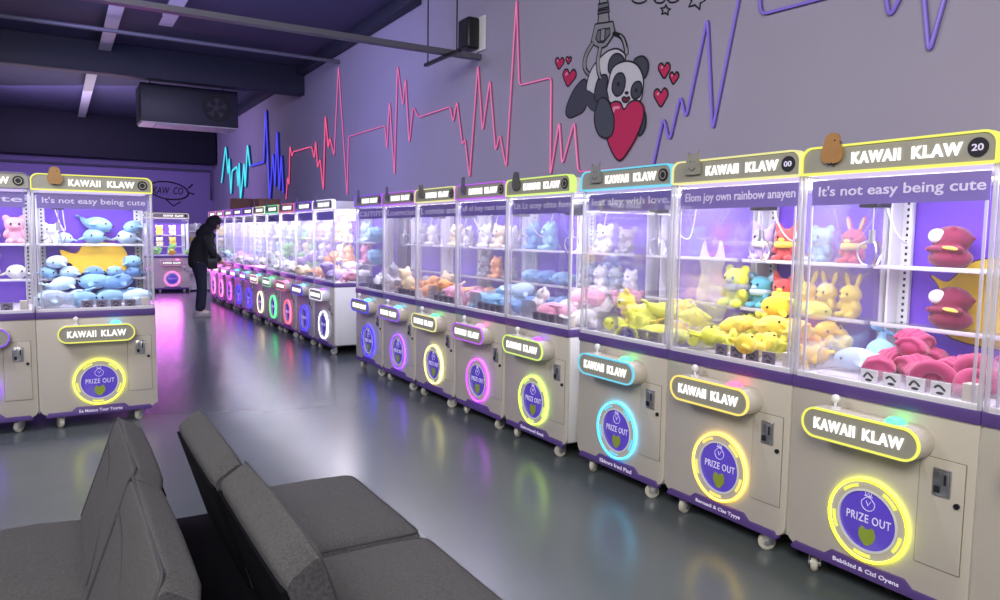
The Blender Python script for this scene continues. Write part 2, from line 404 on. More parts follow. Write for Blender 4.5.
    obj('lock', cached('lock', lambda: MB().cyl((.35, -.008, .524), .011, .012, 'Y', n=16).mesh('lock')), DARK, cd)
    # control console
    cs = obj('console', cached('console', lambda: MB().prism(rrect(-.275, .25, .672, .806, .0665, 8), -.1, .003, .006).mesh('console')), WHITEP if led in ('white',) else CREAM, t)
    obj('face_plate', cached('cface', lambda: MB().prism(rrect(-.266, .241, .681, .797, .0575, 8), -.106, -.095).mesh('cface')), PLATE, cs)
    obj('led_outline', cached('cled', lambda: MB().ring(rrect(-.275, .25, .672, .806, .0665, 8), rrect(-.266, .241, .681, .797, .0575, 8), -.111, -.098).mesh('cled')), ml, cs)
    words('console', text, .4, .05, .034, cs, -.012, -.1095, .739, .036, .003, 1.18)
    if detail:
        obj('joystick', cached('joy', lambda: MB().cyl((-.15, -.055, .809), .022, .008, n=16).cyl((-.15, -.055, .826), .006, .036, n=10).ell((-.15, -.055, .85), (.019, .019, .019)).mesh('joy')), WHITEP, cs)
    obj('push_button', cached('btn', lambda: MB().cyl((.12, -.055, .808), .04, .01, n=20).ell((.12, -.055, .812), (.036, .036, .018)).mesh('btn')), glow('button_'+button, HALO[button], 4), cs)
    # glass case
    obj('deck', cached('deck', lambda: MB().box(-.4, .4, .004, .84, .9065, .916).box(-.4, .4, .003, .02, .914, .93, .002).mesh('deck')), DECK, t)
    obj('glass_pane', cached('gf', lambda: MB().box(-.392, .392, .006, .012, .918, 1.826).mesh('gf')), GLASS, t)
    for s in (-1, 1):
        obj('glass_pane', cached(('gs', s), lambda s=s: MB().box(s*.402-.003, s*.402+.003, .012, .79, .918, 1.826).mesh('gs')), SGLASS, t)
        obj('corner_post', cached(('post', s), lambda s=s: MB().box(min(s*.408, s*.392), max(s*.408, s*.392), .0, .014, .908, 1.83, .002).mesh('post')), POSTM, t)
        if detail: obj('corner_post', cached(('post2', s), lambda s=s: MB().box(min(s*.374, s*.362), max(s*.374, s*.362), .013, .02, .918, 1.69, .002).mesh('post')), POSTM, t)
        upo = obj('upright', cached(('upr', s), lambda s=s: MB().box(min(s*.4, s*.335), max(s*.4, s*.335), .77, .795, .916, 1.8, .003).box(min(s*.4, s*.388), max(s*.4, s*.388), .68, .77, .916, 1.8, .002).mesh('upr')), WHITEP, t)
        if detail:
            def holes(s=s):
                b = MB()
                for i in range(26): b.box(s*.36-.006, s*.36+.006, .7685, .772, .95+i*.032, .964+i*.032)
                return b.mesh('holes')
            obj('slot_column', cached(('holes', s), holes), INK, upo)
    obj('back_panel', cached('backp', lambda: MB().box(-.405, .405, .8, .85, .908, 1.83).mesh('backp')), BACKP, t)
    for z in (1.12, 1.405):
        sh = obj('shelf', cached(('shelf', z), lambda z=z: MB().box(-.395, .395, .56, .798, z-.006, z).mesh('shelf')), ACRYL, t)
        obj('shelf_lip', cached(('lip', z), lambda z=z: MB().box(-.395, .395, .553, .56, z-.009, z+.012, .002).mesh('lip')), POSTM, sh)
    # roof and sign
    obj('roof', cached('roof', lambda: MB().box(-.408, .408, .03, .85, 1.83, 1.925, .006).mesh('roof')), WHITEP, t)
    obj('lamp_tube', cached('lamp', lambda: MB().cyl((0, .05, 1.818), .011, .72, 'X', n=10).mesh('lamp')), LAMPM, t)
    sg = obj('sign_board', cached('sign', lambda: MB().prism(rrect(-.402, .402, 1.832, 1.938, (.004, .004, .045, .045)), -.012, .03).mesh('sign')), PLATE, t)
    obj('led_outline', cached('signl', lambda: MB().ring(rrect(-.41, .41, 1.823, 1.946, (.008, .008, .05, .05)), rrect(-.4015, .4015, 1.8325, 1.9375, (.004, .004, .045, .045)), -.02, .032).mesh('signl')), sl, sg)
    words('sign', text, .45, .05, .045, sg, .06, -.0155, 1.884, .046, .003, 1.18)
    bd = obj('badge', cached('badge', lambda: MB().cyl((.34, -.014, 1.884), .036, .006, 'Y', n=24).mesh('badge')), INK, sg)
    if badge: obj('lettering', text_mesh(('badge', badge), badge, .042, .026, .02, .001), PALETXT, sg, (.34, -.0185, 1.884))
    else:
        obj('badge_mark', cached('bmark', lambda: MB().ring(circ(.34, 1.884, .024), circ(.34, 1.884, .018), -.0185, -.0165).mesh('bmark')), PLATE, sg)
    if mascot:
        mm = mat('mascot_%d_%d_%d' % mascot_col, mascot_col, .6, noise_amt=.08)
        mo = obj('mascot_cutout', cached(('mascot', mascot), lambda: MB().prism([(x-.25, z+1.87) for x, z in mascot_poly(mascot)], -.03, -.02).mesh('mascot')), mm, sg)
        if mascot == 'chick':
            obj('drawn_lines', cached(('mline', mascot), lambda: MB().tube([(-.215, -.0305, 1.96), (-.2, -.0305, 1.953), (-.213, -.0305, 1.948)], .002, 5).tube([(-.27, -.0305, 1.872), (-.262, -.0305, 1.862), (-.25, -.0305, 1.87), (-.238, -.0305, 1.86), (-.228, -.0305, 1.87)], .0025, 5).ell((-.238, -.031, 1.966), (.004, .002, .004)).mesh('ml')), INK, mo)
        else:
            obj('drawn_lines', cached(('mline', mascot), lambda: MB().tube(catmull([(-.275, -.0305, 1.905), (-.25, -.0305, 1.89), (-.225, -.0305, 1.905)]), .002, 5).ell((-.262, -.031, 1.938), (.003, .002, .004)).ell((-.236, -.031, 1.938), (.003, .002, .004)).mesh('ml')), INK, mo)
    bn = obj('banner', cached('banner', lambda: MB().box(-.375, .375, .022, .026, 1.69, 1.8).mesh('banner')), BANNER, t)
    if banner: obj('lettering', text_mesh(('ban', banner), banner, .7, .058, .012, .001), PALETXT, bn, (.01, .0205, 1.745))
    # gantry and claw
    obj('gantry_rail', cached('rail', lambda: MB().box(-.39, .39, .33, .35, 1.775, 1.8, .003).box(-.39, .39, .43, .45, 1.775, 1.8, .003).mesh('rail')), STEEL, t)
    cx = claw_x
    cg = obj('carriage', cached('carr', lambda: MB().box(-.045, .045, .33, .45, 1.69, 1.775, .006).mesh('carr')), WHITEP if not detail else DARK, t, (cx, 0, 0))
    obj('cable', cached('cable', lambda: MB().tube([(0, .38, 1.69), (0, .38, 1.56)], .004, 6).mesh('cable')), STEEL, cg)
    cl = obj('claw', cached('claw', lambda: MB().cyl((0, .38, 1.56), .016, .05, n=16).cyl((0, .38, 1.53), .024, .016, n=16).mesh('claw')), STEEL, t, (cx, 0, 0))
    for q in range(3):
        a = math.radians(80+120*q)
        def prong(a=a):
            P = [(.018, 1.53), (.05, 1.515), (.062, 1.47), (.04, 1.425), (.02, 1.42)]
            return MB().tube(catmull([(x*math.cos(a), .38+x*math.sin(a), z) for x, z in P], 4), [.0045]*16+[.003], 6).mesh('prong')
        obj('prong', cached(('prong', q), prong), STEEL, cl)
    if detail: obj('hose', MB().tube(catmull([(cx+.03, .42, 1.72), (cx+.04, .48, 1.6), (cx+.05, .56, 1.53), (cx+.02, .65, 1.56), (cx-.03, .74, 1.74)], 6), .0045, 7), WHITEP, t)
    # low fence of price cards along the front of the chute
    fe = obj('chute_fence', cached('fence', lambda: MB().box(-.12, .33, .052, .056, .918, .985).mesh('fence')), ACRYL, t)
    if detail:
        for i in range(4):
            c = obj('price_card', cached(('card', i), lambda i=i: MB().box(-.105+.1*i, -.03+.1*i, .044, .05, .922, .982).mesh('card')), mat('price_card_white', (222, 220, 224), .5, noise_amt=.03) if badge == '20' else mat('price_card_lilac', (112, 100, 124), .5, noise_amt=.05), t)
            def mark(i=i):
                x = -.0675+.1*i
                return MB().tube(catmull([(x-.022, .0435, .948+.01*(i % 2)), (x-.005, .0435, .968), (x+.02, .0435, .95)], 4), .005, 5).ell((x, .0435, .938), (.016, .002, .006)).mesh('mark')
            obj('printed_mark', cached(('mark', i), mark), INK, c)
        obj('chute_wall', cached('chute', lambda: MB().prism(rrect(-.36, -.15, .917, 1.05, (.002, .002, .04, .04)), .1, .106).mesh('chute')), ACRYL, t)
        obj('corner_block', cached('cblock', lambda: MB().box(.315, .365, .04, .09, .918, .995, .003).mesh('cb')), CREAM, t)
    if art:
        for i, (poly, c, y, nm) in enumerate(art):
            obj(nm, MB().prism(poly, y, .799).mesh('art'), mat('art_%d_%d_%d' % c, c, .5, noise_amt=.05), t)
    if light:
        for (ly, lp, sx, sy) in ((.3, light, .7, .4),):
            l = bpy.data.lights.new('case_light', 'AREA'); l.shape = 'RECTANGLE'; l.size = sx; l.size_y = sy; l.energy = lp; l.color = (.93, .92, 1.0)
            lo = bpy.data.objects.new('case_light', l); COL.objects.link(lo); lo.parent = t; lo.location = (0, ly, 1.82)
    return t

X0, Y0, PT = 2.933, 1.379, .823
GAP = .109; YF = 8.83; PF = .86
def row_xy(k): return (X0, Y0+(k+.5)*PT+(GAP if k >= 3 else 0))
yart = smooth_closed([(-.12, 1.06), (-.2, 1.16), (-.2, 1.3), (-.25, 1.37), (-.17, 1.34), (-.1, 1.4), (.0, 1.46), (.3, 1.45), (.37, 1.4), (.37, 1.08), (.2, 1.03)], 4)
def inset(P, d):
    cx = sum(p[0] for p in P)/len(P); cz = sum(p[1] for p in P)/len(P)
    return [(x+(cx-x)*d, z+(cz-z)*d) for x, z in P]
ART20 = [(yart, (80, 40, 60), .797, 'poster_outline'), (inset(yart, .03), (240, 200, 50), .795, 'yellow_poster'),]
bart = smooth_closed([(-.1, 1.0), (-.14, 1.15), (-.1, 1.3), (-.12, 1.4), (-.08, 1.52), (-.04, 1.42), (.02, 1.42), (.06, 1.52), (.1, 1.4), (.08, 1.3), (.13, 1.15), (.09, 1.0)], 4)
ARTW = [([(x-.02, z) for x, z in bart], (232, 230, 236), .795, 'white_poster')]
lart = smooth_closed([(-.25, 1.36), (-.14, 1.33), (-.06, 1.42), (.1, 1.42), (.2, 1.4), (.25, 1.3), (.22, 1.18), (.1, 1.16), (.0, 1.22), (-.14, 1.15), (-.17, 1.24), (-.22, 1.27)], 4)
ARTL = [([(x+.02, z) for x, z in lart], (245, 196, 50), .62, 'yellow_poster')]

SPEC = [  # label, led, sign led, button, banner, kick, badge, mascot, colour, claw x, art
 ('cream claw machine cut off by the right edge of the photo', 'yellow', 'yellow', 'green', 'not easy being', '', '', None, None, .1, ART20),
 ('yellow lit claw machine with the white number 20 on its sign', 'yellow', 'yellow', 'green', "It's not easy being cute", 'Bebikizd & Cizl Oyens', '20', 'chick', (176, 128, 76), -.3, ART20),
 ('claw machine with amber yellow lights and a glowing red push button', 'amber', 'pale', 'red', 'Elom joy own rainbow anayen', 'Bemasdi & Ciss Tyyys', '00', 'cat', (150, 148, 138), -.12, None),
 ('cyan lit claw machine standing before the narrow gap in the row', 'cyan', 'cyan', 'green', 'leat aley with love.', 'Eblmrs Ired Pisd', '', 'cat', (140, 140, 140), -.1, ARTW),
 ('lime green lit claw machine with white side wall by the gap', 'lime', 'lime', 'violet', 'Lit Lt scey citte fom', 'Esiomod fost', '', 'chick', (90, 90, 90), -.1, None),
 ('magenta lit claw machine full of blue toys', 'magenta', 'magenta', 'pink', 'all ol boy mot tem', '', '', 'tall', (110, 100, 130), .0, None),
 ('claw machine with pale yellow lights between the magenta and violet ones', 'pale', 'pale', 'green', 'L oomcise amt', '', '', 'cat', (120, 116, 110), -.1, None),
 ('violet lit claw machine, second from the far end of the near row', 'violet', 'magenta', 'cyan', 'Loemcisn', '', '', 'tall', (110, 106, 130), .1, None),
 ('blue lit claw machine at the far end of the near row', 'blue', 'violet', 'cyan', 'camm', '', '', 'tall', (110, 106, 140), .1, None)]
DESC = ['machine at the right edge', 'machine with the number 20', 'amber lit machine', 'cyan lit machine', 'lime lit machine', 'magenta lit machine', 'pale yellow lit machine', 'violet lit machine', 'blue machine ending the near row']
for i, (lb, led, sled, btn, ban, kick, badge, mas, mc, cx, art) in enumerate(SPEC):
    k = i-1
    machine(*row_xy(k), -PI/2, lb, led, sled, btn, ban, kick, badge, mas, mc, cx, 'claw machines of the near row', art=art)
FAR = [('white', 'white lit claw machine at the near end of the far row', 'violet', 'white lit machine'), ('blue', 'blue lit claw machine beside the white lit one', 'cyan', 'blue machine beside the white one'),
       ('red', 'red lit claw machine in the far row', 'pink', 'red lit machine'), ('green', 'green lit claw machine in the far row', 'green', 'green lit machine'), ('ivory', 'ivory lit claw machine in the far row beside the green one', 'cyan', 'ivory lit machine'),
       ('blue', 'blue lit claw machine beyond the ivory lit one', 'cyan', 'blue machine beyond the ivory one'), ('blue', 'second blue lit claw machine beyond the ivory lit one', 'cyan', 'second blue machine past the ivory one'), ('magenta', 'purple lit claw machine where the person in black plays', 'pink', 'purple machine by the person'),
       ('pink', 'pink lit claw machine just behind the person in black', 'pink', 'pink lit machine behind the person'), ('pink', 'last pink lit claw machine at the end of the far row', 'pink', 'last machine of the far row')]
for i, (led, lb, btn, ds) in enumerate(FAR):
    machine(X0, YF+(i+.5)*PF, -PI/2, lb, led, {'blue': 'violet'}.get(led, led), btn, '', '', '', 'tall' if i < 5 else None, (110, 106, 140), .1*(i % 3-1), 'claw machines of the far row', 20, False)
XL, YL = -.150, 6.511
machine(XL+PT/2, YL, 0, 'free standing yellow lit claw machine full of blue toys on the left', 'yellow', 'yellow', 'cyan', "It's not easy being cute", 'Ee Maiseo Tour Yosrte', '', 'chick', (170, 130, 80), -.24, 'claw machines on the left', art=ARTL)
machine(XL-PT/2, YL, 0, 'claw machine with violet ring cut off by the left edge', 'violet', 'dim', 'blue', 'being cute', '', '', None, None, .1, 'claw machines on the left')
machine(2.42, 19.6, 0, 'pink lit claw machine against the back wall', 'pink', 'ivory', 'pink', '', '', '', None, None, .1, 'claw machines at the back', 16, False)
machine(1.55, 19.6, 0, 'pink lit claw machine at the back, partly behind the yellow one', 'pink', 'ivory', 'pink', '', '', '', None, None, -.1, 'claw machines at the back', 16, False)

# ------------------------------------------------------------------ toys in the machines
def mw(mx, my, rz, x, y, z):
    c, s = math.cos(rz), math.sin(rz); return (mx+x*c-y*s, my+x*s+y*c, z)
KINDS_ANY = ['bear', 'bunny', 'whale', 'fox']
def heap(mx, my, rz, desc, colours, kinds, n, sc=1.0, xr=(-.3, .3), yr=(.2, .62), detail=False, zb=.917, cards=True):
    """toys heaped on the deck in one or two layers"""
    cols = max(2, int((xr[1]-xr[0])/(.15*sc))+1); pts = []
    rows = max(2, int((yr[1]-yr[0])/(.16*sc))+1)
    for lay in range(3):
        for j in range(rows-lay):
            for i in range(cols-lay):
                fx = (i+.5*lay)/(cols-1); fy = (j+.5*lay+(.5*lay if lay else 0))/(rows-1)
                if fy > 1.01: continue
                pts.append((xr[0]+fx*(xr[1]-xr[0]), yr[0]+fy*(yr[1]-yr[0]), zb+.085*sc*lay))
    pts = pts[:n]
    for (x, y, z) in pts:
        k = random.choice(kinds); c = random.choice(colours); q = sc*random.uniform(.85, 1.05)
        nm = {'bear': 'bear', 'bunny': 'bunny', 'whale': 'whale', 'fox': 'fox', 'mouse': 'mouse', 'shell': 'shell', 'arch': 'noodle', 'star': 'star', 'burger': 'bun'}[k]
        lying = k in ('bear', 'bunny', 'fox', 'mouse')
        w = mw(mx, my, rz, x+random.uniform(-.015, .015), y+random.uniform(-.02, .02), z+(.05*q if lying else 0))
        til = (random.choice([-75, 80, -60, 20]), random.uniform(-25, 25)) if lying else (random.uniform(-12, 12), random.uniform(-18, 18))
        toy(k, c, q, w, rz+random.uniform(-PI, PI) if k != 'arch' else rz+random.uniform(-.5, .5), f'{c} {nm} toy in the heap inside the {desc}', f'{c} {nm} toys heaped in the {desc}', til, detail)
def shelf(mx, my, rz, desc, items, z, y=.66, where='upper', detail=True):
    """items: (x, kind, colour, scale, accent)"""
    order = ['leftmost', 'second', 'third', 'fourth', 'fifth', 'sixth']
    words = {1: ['only'], 2: ['left', 'right'], 3: ['left', 'middle', 'right']}.get(len(items), ['first', 'second', 'third', 'fourth', 'fifth', 'sixth'])
    for i, (x, k, c, q, ac) in enumerate(items):
        toy(k, c, q, mw(mx, my, rz, x, y, z), rz+random.uniform(-.25, .25), f'{c} {k}, {words[i]} on the {where} shelf of the {desc}', None, None, detail, ac)
S1, S2 = 1.1205, 1.4055
R = -PI/2
m = row_xy(0)
toy('burger', 'crimson', 1.15, mw(*m, R, -.09, .67, S2), R, 'dark red bun toy on the upper shelf of the machine with the number 20')
toy('burger', 'crimson', 1.15, mw(*m, R, -.07, .67, S1), R, 'dark red bun toy on the lower shelf of the machine with the number 20')
hp = 'in the magenta heap inside the machine with the number 20'
for (k, x, y, z, q, a, tl) in [('shell', -.12, .2, 0, 1.0, .5, (0, 0)), ('shell', -.03, .32, 0, 1.1, -.4, (0, 8)), ('shell', -.16, .42, 0, 1.15, 1.0, (0, 0)), ('shell', -.08, .36, .085, .95, .2, (-14, 10)), ('shell', .06, .22, 0, .95, .9, (8, 0)), ('shell', .08, .42, 0, 1.05, .0, (0, 0)), ('shell', -.1, .56, 0, 1.2, .3, (0, 0)), ('shell', -.14, .5, .1, 1.0, 1.4, (10, 0)), ('shell', .1, .56, 0, 1.1, 2, (0, 0))]:
    toy(k, 'magenta', q, mw(*m, R, x, y, .917+z), R+a, 'magenta folded shell toy '+hp, 'magenta shell toys in the machine with the number 20', tl)
for (x, y, z, q, a, tl) in [(.14, .16, 0, .85, .2, (0, 0)), (.2, .34, 0, 1.05, -.3, (-20, 0)), (.3, .2, 0, .8, 1.1, (-30, 0)), (.28, .5, 0, 1.0, .2, (-20, 0)), (.26, .14, 0, .7, .1, (-50, 0))]:
    toy('arch', 'magenta', q, mw(*m, R, x, y, .925+z), R+a, 'smooth magenta noodle toy '+hp, 'magenta noodle toys in the machine with the number 20', tl)
toy('whale', 'sky blue', 1.3, mw(*m, R, -.36+.04, .5, .917), R+.8, 'sky blue whale toy in the left corner of the machine with the number 20', None, (25, 20))
toy('whale', 'pale blue', 1.1, mw(*m, R, -.3, .3, .917), R-.6, 'pale blue whale toy near the glass of the machine with the number 20')
m = row_xy(1)
shelf(*m, R, DESC[2], [(-.33, 'fox', 'lilac', 1.12, 'white'), (-.17, 'fox', 'red', 1.12, 'yellow'), (.06, 'bear', 'sky blue', 1.15, None), (.25, 'bunny', 'red', 1.1, 'yellow')], S2, .66, 'upper')
shelf(*m, R, DESC[2], [(-.33, 'mouse', 'teal', 1.15, 'pale blue'), (-.17, 'fox', 'red', 1.12, 'yellow'), (-.02, 'bunny', 'yellow', 1.05, None), (.11, 'bunny', 'yellow', 1.05, None), (.25, 'bunny', 'yellow', 1.05, None)], S1, .66, 'lower')
heap(*m, R, DESC[2], ['golden yellow', 'yellow', 'lime'], ['star', 'whale', 'bunny', 'bear'], 22, 1.12, (-.3, .33), (.14, .52), True)
m = row_xy(2)
toy('bear', 'lime', 1.4, mw(*m, R, .36, .6, S1), R, 'lime bear toy with grey muzzle on the lower shelf of the cyan lit machine', None, None, True, 'grey')
heap(*m, R, DESC[3], ['lime', 'lime', 'yellow'], ['whale', 'bear', 'star'], 16, 1.2, (-.25, .33), (.16, .55), True)
m = row_xy(3)
shelf(*m, R, DESC[4], [(-.25, 'bear', 'grey', 1.1, None), (-.08, 'bear', 'white', 1.1, None), (.1, 'bear', 'grey', 1.1, None), (.26, 'bear', 'white', 1.0, None)], S1, .66, 'lower')
shelf(*m, R, DESC[4], [(-.05, 'bear', 'white', 1.25, None), (.2, 'mouse', 'grey', 1.1, None)], S2, .66, 'upper')
heap(*m, R, DESC[4], ['pink', 'white'], ['bear', 'whale'], 11, 1.2, (-.3, .32), (.2, .55))
m = row_xy(4)
shelf(*m, R, DESC[5], [(-.2, 'bear', 'blue', 1.4, None), (.05, 'bear', 'sky blue', 1.4, None)], S2, .66, 'upper')
shelf(*m, R, DESC[5], [(-.22, 'whale', 'sky blue', 1.2, None), (.02, 'whale', 'blue', 1.2, None), (.25, 'whale', 'sky blue', 1.2, None)], S1, .66, 'lower')
heap(*m, R, DESC[5], ['sky blue', 'blue', 'pale blue'], ['whale', 'whale', 'star'], 14, 1.25)
m = row_xy(5)
shelf(*m, R, DESC[6], [(-.2, 'bear', 'white', 1.3, None), (.05, 'mouse', 'cream', 1.3, None), (.27, 'bear', 'white', 1.2, None)], S2, .66, 'upper')
shelf(*m, R, DESC[6], [(-.22, 'fox', 'grey', 1.2, None), (.0, 'bear', 'orange', 1.2, None), (.25, 'bear', 'grey', 1.2, None)], S1, .66, 'lower')
heap(*m, R, DESC[6], ['orange', 'pink', 'grey'], ['bear', 'whale'], 11, 1.25)
m = row_xy(6)
shelf(*m, R, DESC[7], [(.0, 'bear', 'cream', 1.3, None), (.25, 'bear', 'white', 1.2, None)], S2, .66, 'upper')
heap(*m, R, DESC[7], ['orange', 'cream'], ['bear', 'whale'], 9, 1.3)
m = row_xy(7)
shelf(*m, R, DESC[8], [(.0, 'bear', 'grey', 1.4, None), (.25, 'mouse', 'white', 1.3, None)], S2, .66, 'upper')
heap(*m, R, DESC[8], ['grey', 'white'], ['bear', 'whale'], 8, 1.3)
m = row_xy(-1)
heap(*m, R, DESC[0], ['magenta', 'white'], ['shell', 'whale'], 6, 1.2, (-.3, .1), (.2, .5))
fcols = [['pink', 'white', 'lilac'], ['orange', 'cream', 'lilac'], ['lilac', 'white', 'green'], ['green', 'cream', 'white'], ['white', 'green', 'pale blue'], ['white', 'pale blue', 'lilac'], ['white', 'lilac', 'pink'], ['pale blue', 'white', 'pink'], ['pink', 'white', 'cream'], ['pink', 'cream', 'white']]
for i, (led, lb, btn, ds) in enumerate(FAR[:8]):
    m = (X0, YF+(i+.5)*PF); c = fcols[i]
    if i == 0:
        shelf(*m, R, ds, [(-.15, 'bear', 'pale blue', 1.5, None), (.22, 'shell', 'sky blue', 1.9, None)], S2, .64, 'upper', False)
        shelf(*m, R, ds, [(-.15, 'bear', 'pink', 1.5, None), (.22, 'shell', 'sky blue', 1.9, None)], S1, .64, 'lower', False)
    else:
        shelf(*m, R, ds, [(-.2, 'bear', c[0], 1.5, None), (.1, 'mouse', c[1], 1.4, None)], S2, .6, 'upper', False)
        shelf(*m, R, ds, [(-.15, 'bear', c[1], 1.5, None), (.16, 'bear', c[0], 1.4, None)], S1, .6, 'lower', False)
    heap(*m, R, ds, c, ['bear', 'whale'], 7 if i < 5 else 4, 1.4, (-.28, .3), (.15, .4))
m = (XL+PT/2, YL); ds = 'yellow lit machine on the left'
shelf(*m, 0, ds, [(-.29, 'bear', 'white', 1.0, None), (-.2, 'whale', 'pale blue', 1.0, None), (.02, 'whale', 'sky blue', 1.35, None), (.27, 'whale', 'pale blue', 1.3, None)], S2, .66, 'upper')
toy('whale', 'sky blue', 1.3, mw(*m, 0, .04, .65, S2+.105), .9, 'sky blue whale toy on top of another on the left machine, top shelf', None, (8, 14))
toy('whale', 'sky blue', 1.1, mw(*m, 0, .33, .64, S2+.1), -.6, 'sky blue whale toy stacked at the right end of the left machine, top shelf', None, (10, -14))
for j, (x, c, dz, yy) in enumerate([(-.33, 'sky blue', 0, .6), (-.17, 'pale blue', .0, .6), (.0, 'blue', 0, .6), (.16, 'sky blue', 0, .6), (.31, 'blue', 0, .6), (-.26, 'pale blue', .09, .6), (.3, 'sky blue', .09, .6)]):
    toy('whale', c, 1.05, mw(*m, 0, x, yy, S1+dz), random.uniform(-.9, .9), f'{c} whale toy crowded on the lower shelf of the yellow lit left machine', f'{c} whales on the lower shelf of the left machine', (random.uniform(-10, 10), random.uniform(-14, 14)))
heap(*m, 0, ds, ['blue', 'sky blue', 'sky blue', 'pale blue'], ['whale'], 18, 1.35, (-.31, .31), (.2, .55), True)
m = (XL-PT/2, YL)
shelf(*m, 0, 'machine at the left edge', [(.1, 'bear', 'lilac', 1.3, None), (.28, 'bear', 'pink', 1.3, None)], S2, .66, 'upper')
shelf(*m, 0, 'machine at the left edge', [(.1, 'bear', 'cream', 1.2, None), (.28, 'whale', 'white', 1.2, None)], S1, .66, 'lower')
m = (2.42, 19.6)
shelf(*m, 0, 'machine against the back wall', [(-.2, 'bear', 'yellow', 1.4, None), (.1, 'bear', 'cream', 1.4, None)], S2, .6, 'upper', False)
shelf(*m, 0, 'machine against the back wall', [(-.2, 'bear', 'cream', 1.4, None), (.1, 'bear', 'yellow', 1.4, None)], S1, .6, 'lower', False)
heap(*m, 0, 'machine against the back wall', ['yellow', 'green'], ['bear'], 5, 1.4, (-.28, .3), (.15, .4))

# ------------------------------------------------------------------ the room
XW, YB, ZC = 3.9, 22.3, 4.45
def floor_mat():
    m = bpy.data.materials.new('polished_concrete'); m.use_nodes = True; nt = m.node_tree; b = nt.nodes['Principled BSDF']
    tc = nt.nodes.new('ShaderNodeTexCoord'); n = nt.nodes.new('ShaderNodeTexNoise'); n.inputs['Scale'].default_value = .9; n.inputs['Detail'].default_value = 2
    nt.links.new(tc.outputs['Object'], n.inputs['Vector'])
    cr = nt.nodes.new('ShaderNodeValToRGB'); cr.color_ramp.elements[0].position = 0; cr.color_ramp.elements[1].position = 1
    cr.color_ramp.elements[0].color = (*lin((82, 90, 94)), 1); cr.color_ramp.elements[1].color = (*lin((102, 108, 112)), 1)
    nt.links.new(n.outputs['Fac'], cr.inputs[0]); nt.links.new(cr.outputs[0], b.inputs['Base Color'])
    b.inputs['Roughness'].default_value = .235
    b.inputs['Specular IOR Level'].default_value = .6
    return m
WALLM = mat('lavender_grey_wall_paint', (166, 160, 182), .7, noise_amt=.03, nscale=1.5)
CEILM = mat('dark_ceiling_paint', (66, 65, 92), .75, noise_amt=.08, nscale=2)
GIRD = mat('dark_girder_paint', (38, 40, 60), .6, noise_amt=.08, nscale=4)
PURL = mat('grey_purlin_paint', (190, 188, 196), .5, noise_amt=.05)
PIPEM = mat('grey_pipe', (92, 91, 106), .45, noise_amt=.05)
struct('floor', MB().box(-8, XW+.2, -4, YB+.2, -.1, 0), floor_mat())
struct('wall_right', MB().box(XW, XW+.2, -4, YB+.2, 0, ZC+1), WALLM)
struct('wall_left', MB().box(-8.2, -8, -4, YB+.2, 0, ZC+1), WALLM)
struct('wall_back', MB().box(-8, XW, YB, YB+.2, 0, ZC+1), mat('violet_back_wall_paint', (140, 122, 176), .7, noise_amt=.03))
struct('ceiling', MB().box(-8, XW, -4, YB, ZC, ZC+.15), CEILM)
g = struct('beam_girder', MB().box(-8, XW-.01, 13.3, 13.55, 3.97, ZC-.005, .01), GIRD); g.name = 'trim_1'
struct('trim_2', MB().box(-8, XW-.05, 21.6, 22.28, 3.36, ZC-.005, .01), mat('navy_soffit', (20, 19, 36), .7, noise_amt=.1))
struct('trim_3', MB().box(XW-.16, XW-.002, 8.4, 21.5, 4.3, ZC-.003, .01), GIRD)
# purlins
def purlin(x, y0, y1, lb, z0=4.32):
    p = MB().box(x-.085, x+.085, y0, y1, z0, z0+.012).box(x-.005, x+.005, y0, y1, z0+.012, ZC-.016).box(x-.04, x+.04, y0, y1, ZC-.016, ZC-.004)
    tag(obj('ceiling_purlin', p, PURL), lb, 'beam', 'ceiling purlins')
purlin(.66, 13.6, 21.5, 'grey steel purlin under the ceiling behind the dark girder')
purlin(.75, 8.5, 13.25, 'long grey steel purlin in front of the dark girder', 4.3)
purlin(1.38, 9.6, 11.2, 'short grey steel purlin beside the ceiling pipes', 4.3)
# pipes under the ceiling
t = obj('ceiling_pipe', MB().tube([(-6, 11.41, 4.19), (XW-.004, 11.41, 4.19)], .028, 10), PIPEM); tag(t, 'thin grey pipe crossing under the ceiling in front of the girder', 'pipe')
tr = thing('cable_tray', 'grey cable tray hanging from two rods, ending at the wall by the speaker', 'cable tray', (3.9, 6.95, 3.37))
obj('tray_channel', MB().box(-9, -.005, -.05, .05, 0, .01).box(-9, -.005, -.05, -.042, .01, .05).box(-9, -.005, .042, .05, .01, .05), PIPEM, tr)
obj('conduit', MB().tube([(-9, 0, .03), (-.02, 0, .03)], .016, 8).tube([(-9, .025, .03), (-.02, .025, .03)], .01, 8), DARK, tr)
obj('cross_bracket', MB().box(-.42, -.38, -.3, .49, -.03, 0), DARK, tr)
for y in (-.24, .43): obj('hanger_rod', MB().tube([(-.4, y, -.02), (-.4, y, ZC-3.37)], .008, 8), DARK, tr)
pp = tag(obj('wall_pipe', MB().tube([(-6, 22.22, 3.2), (XW-.1, 22.22, 3.2), (XW-.1, 22.22, 2.4)], .03, 8), PIPEM), 'thin pipe running along the back wall below the dark soffit', 'pipe')
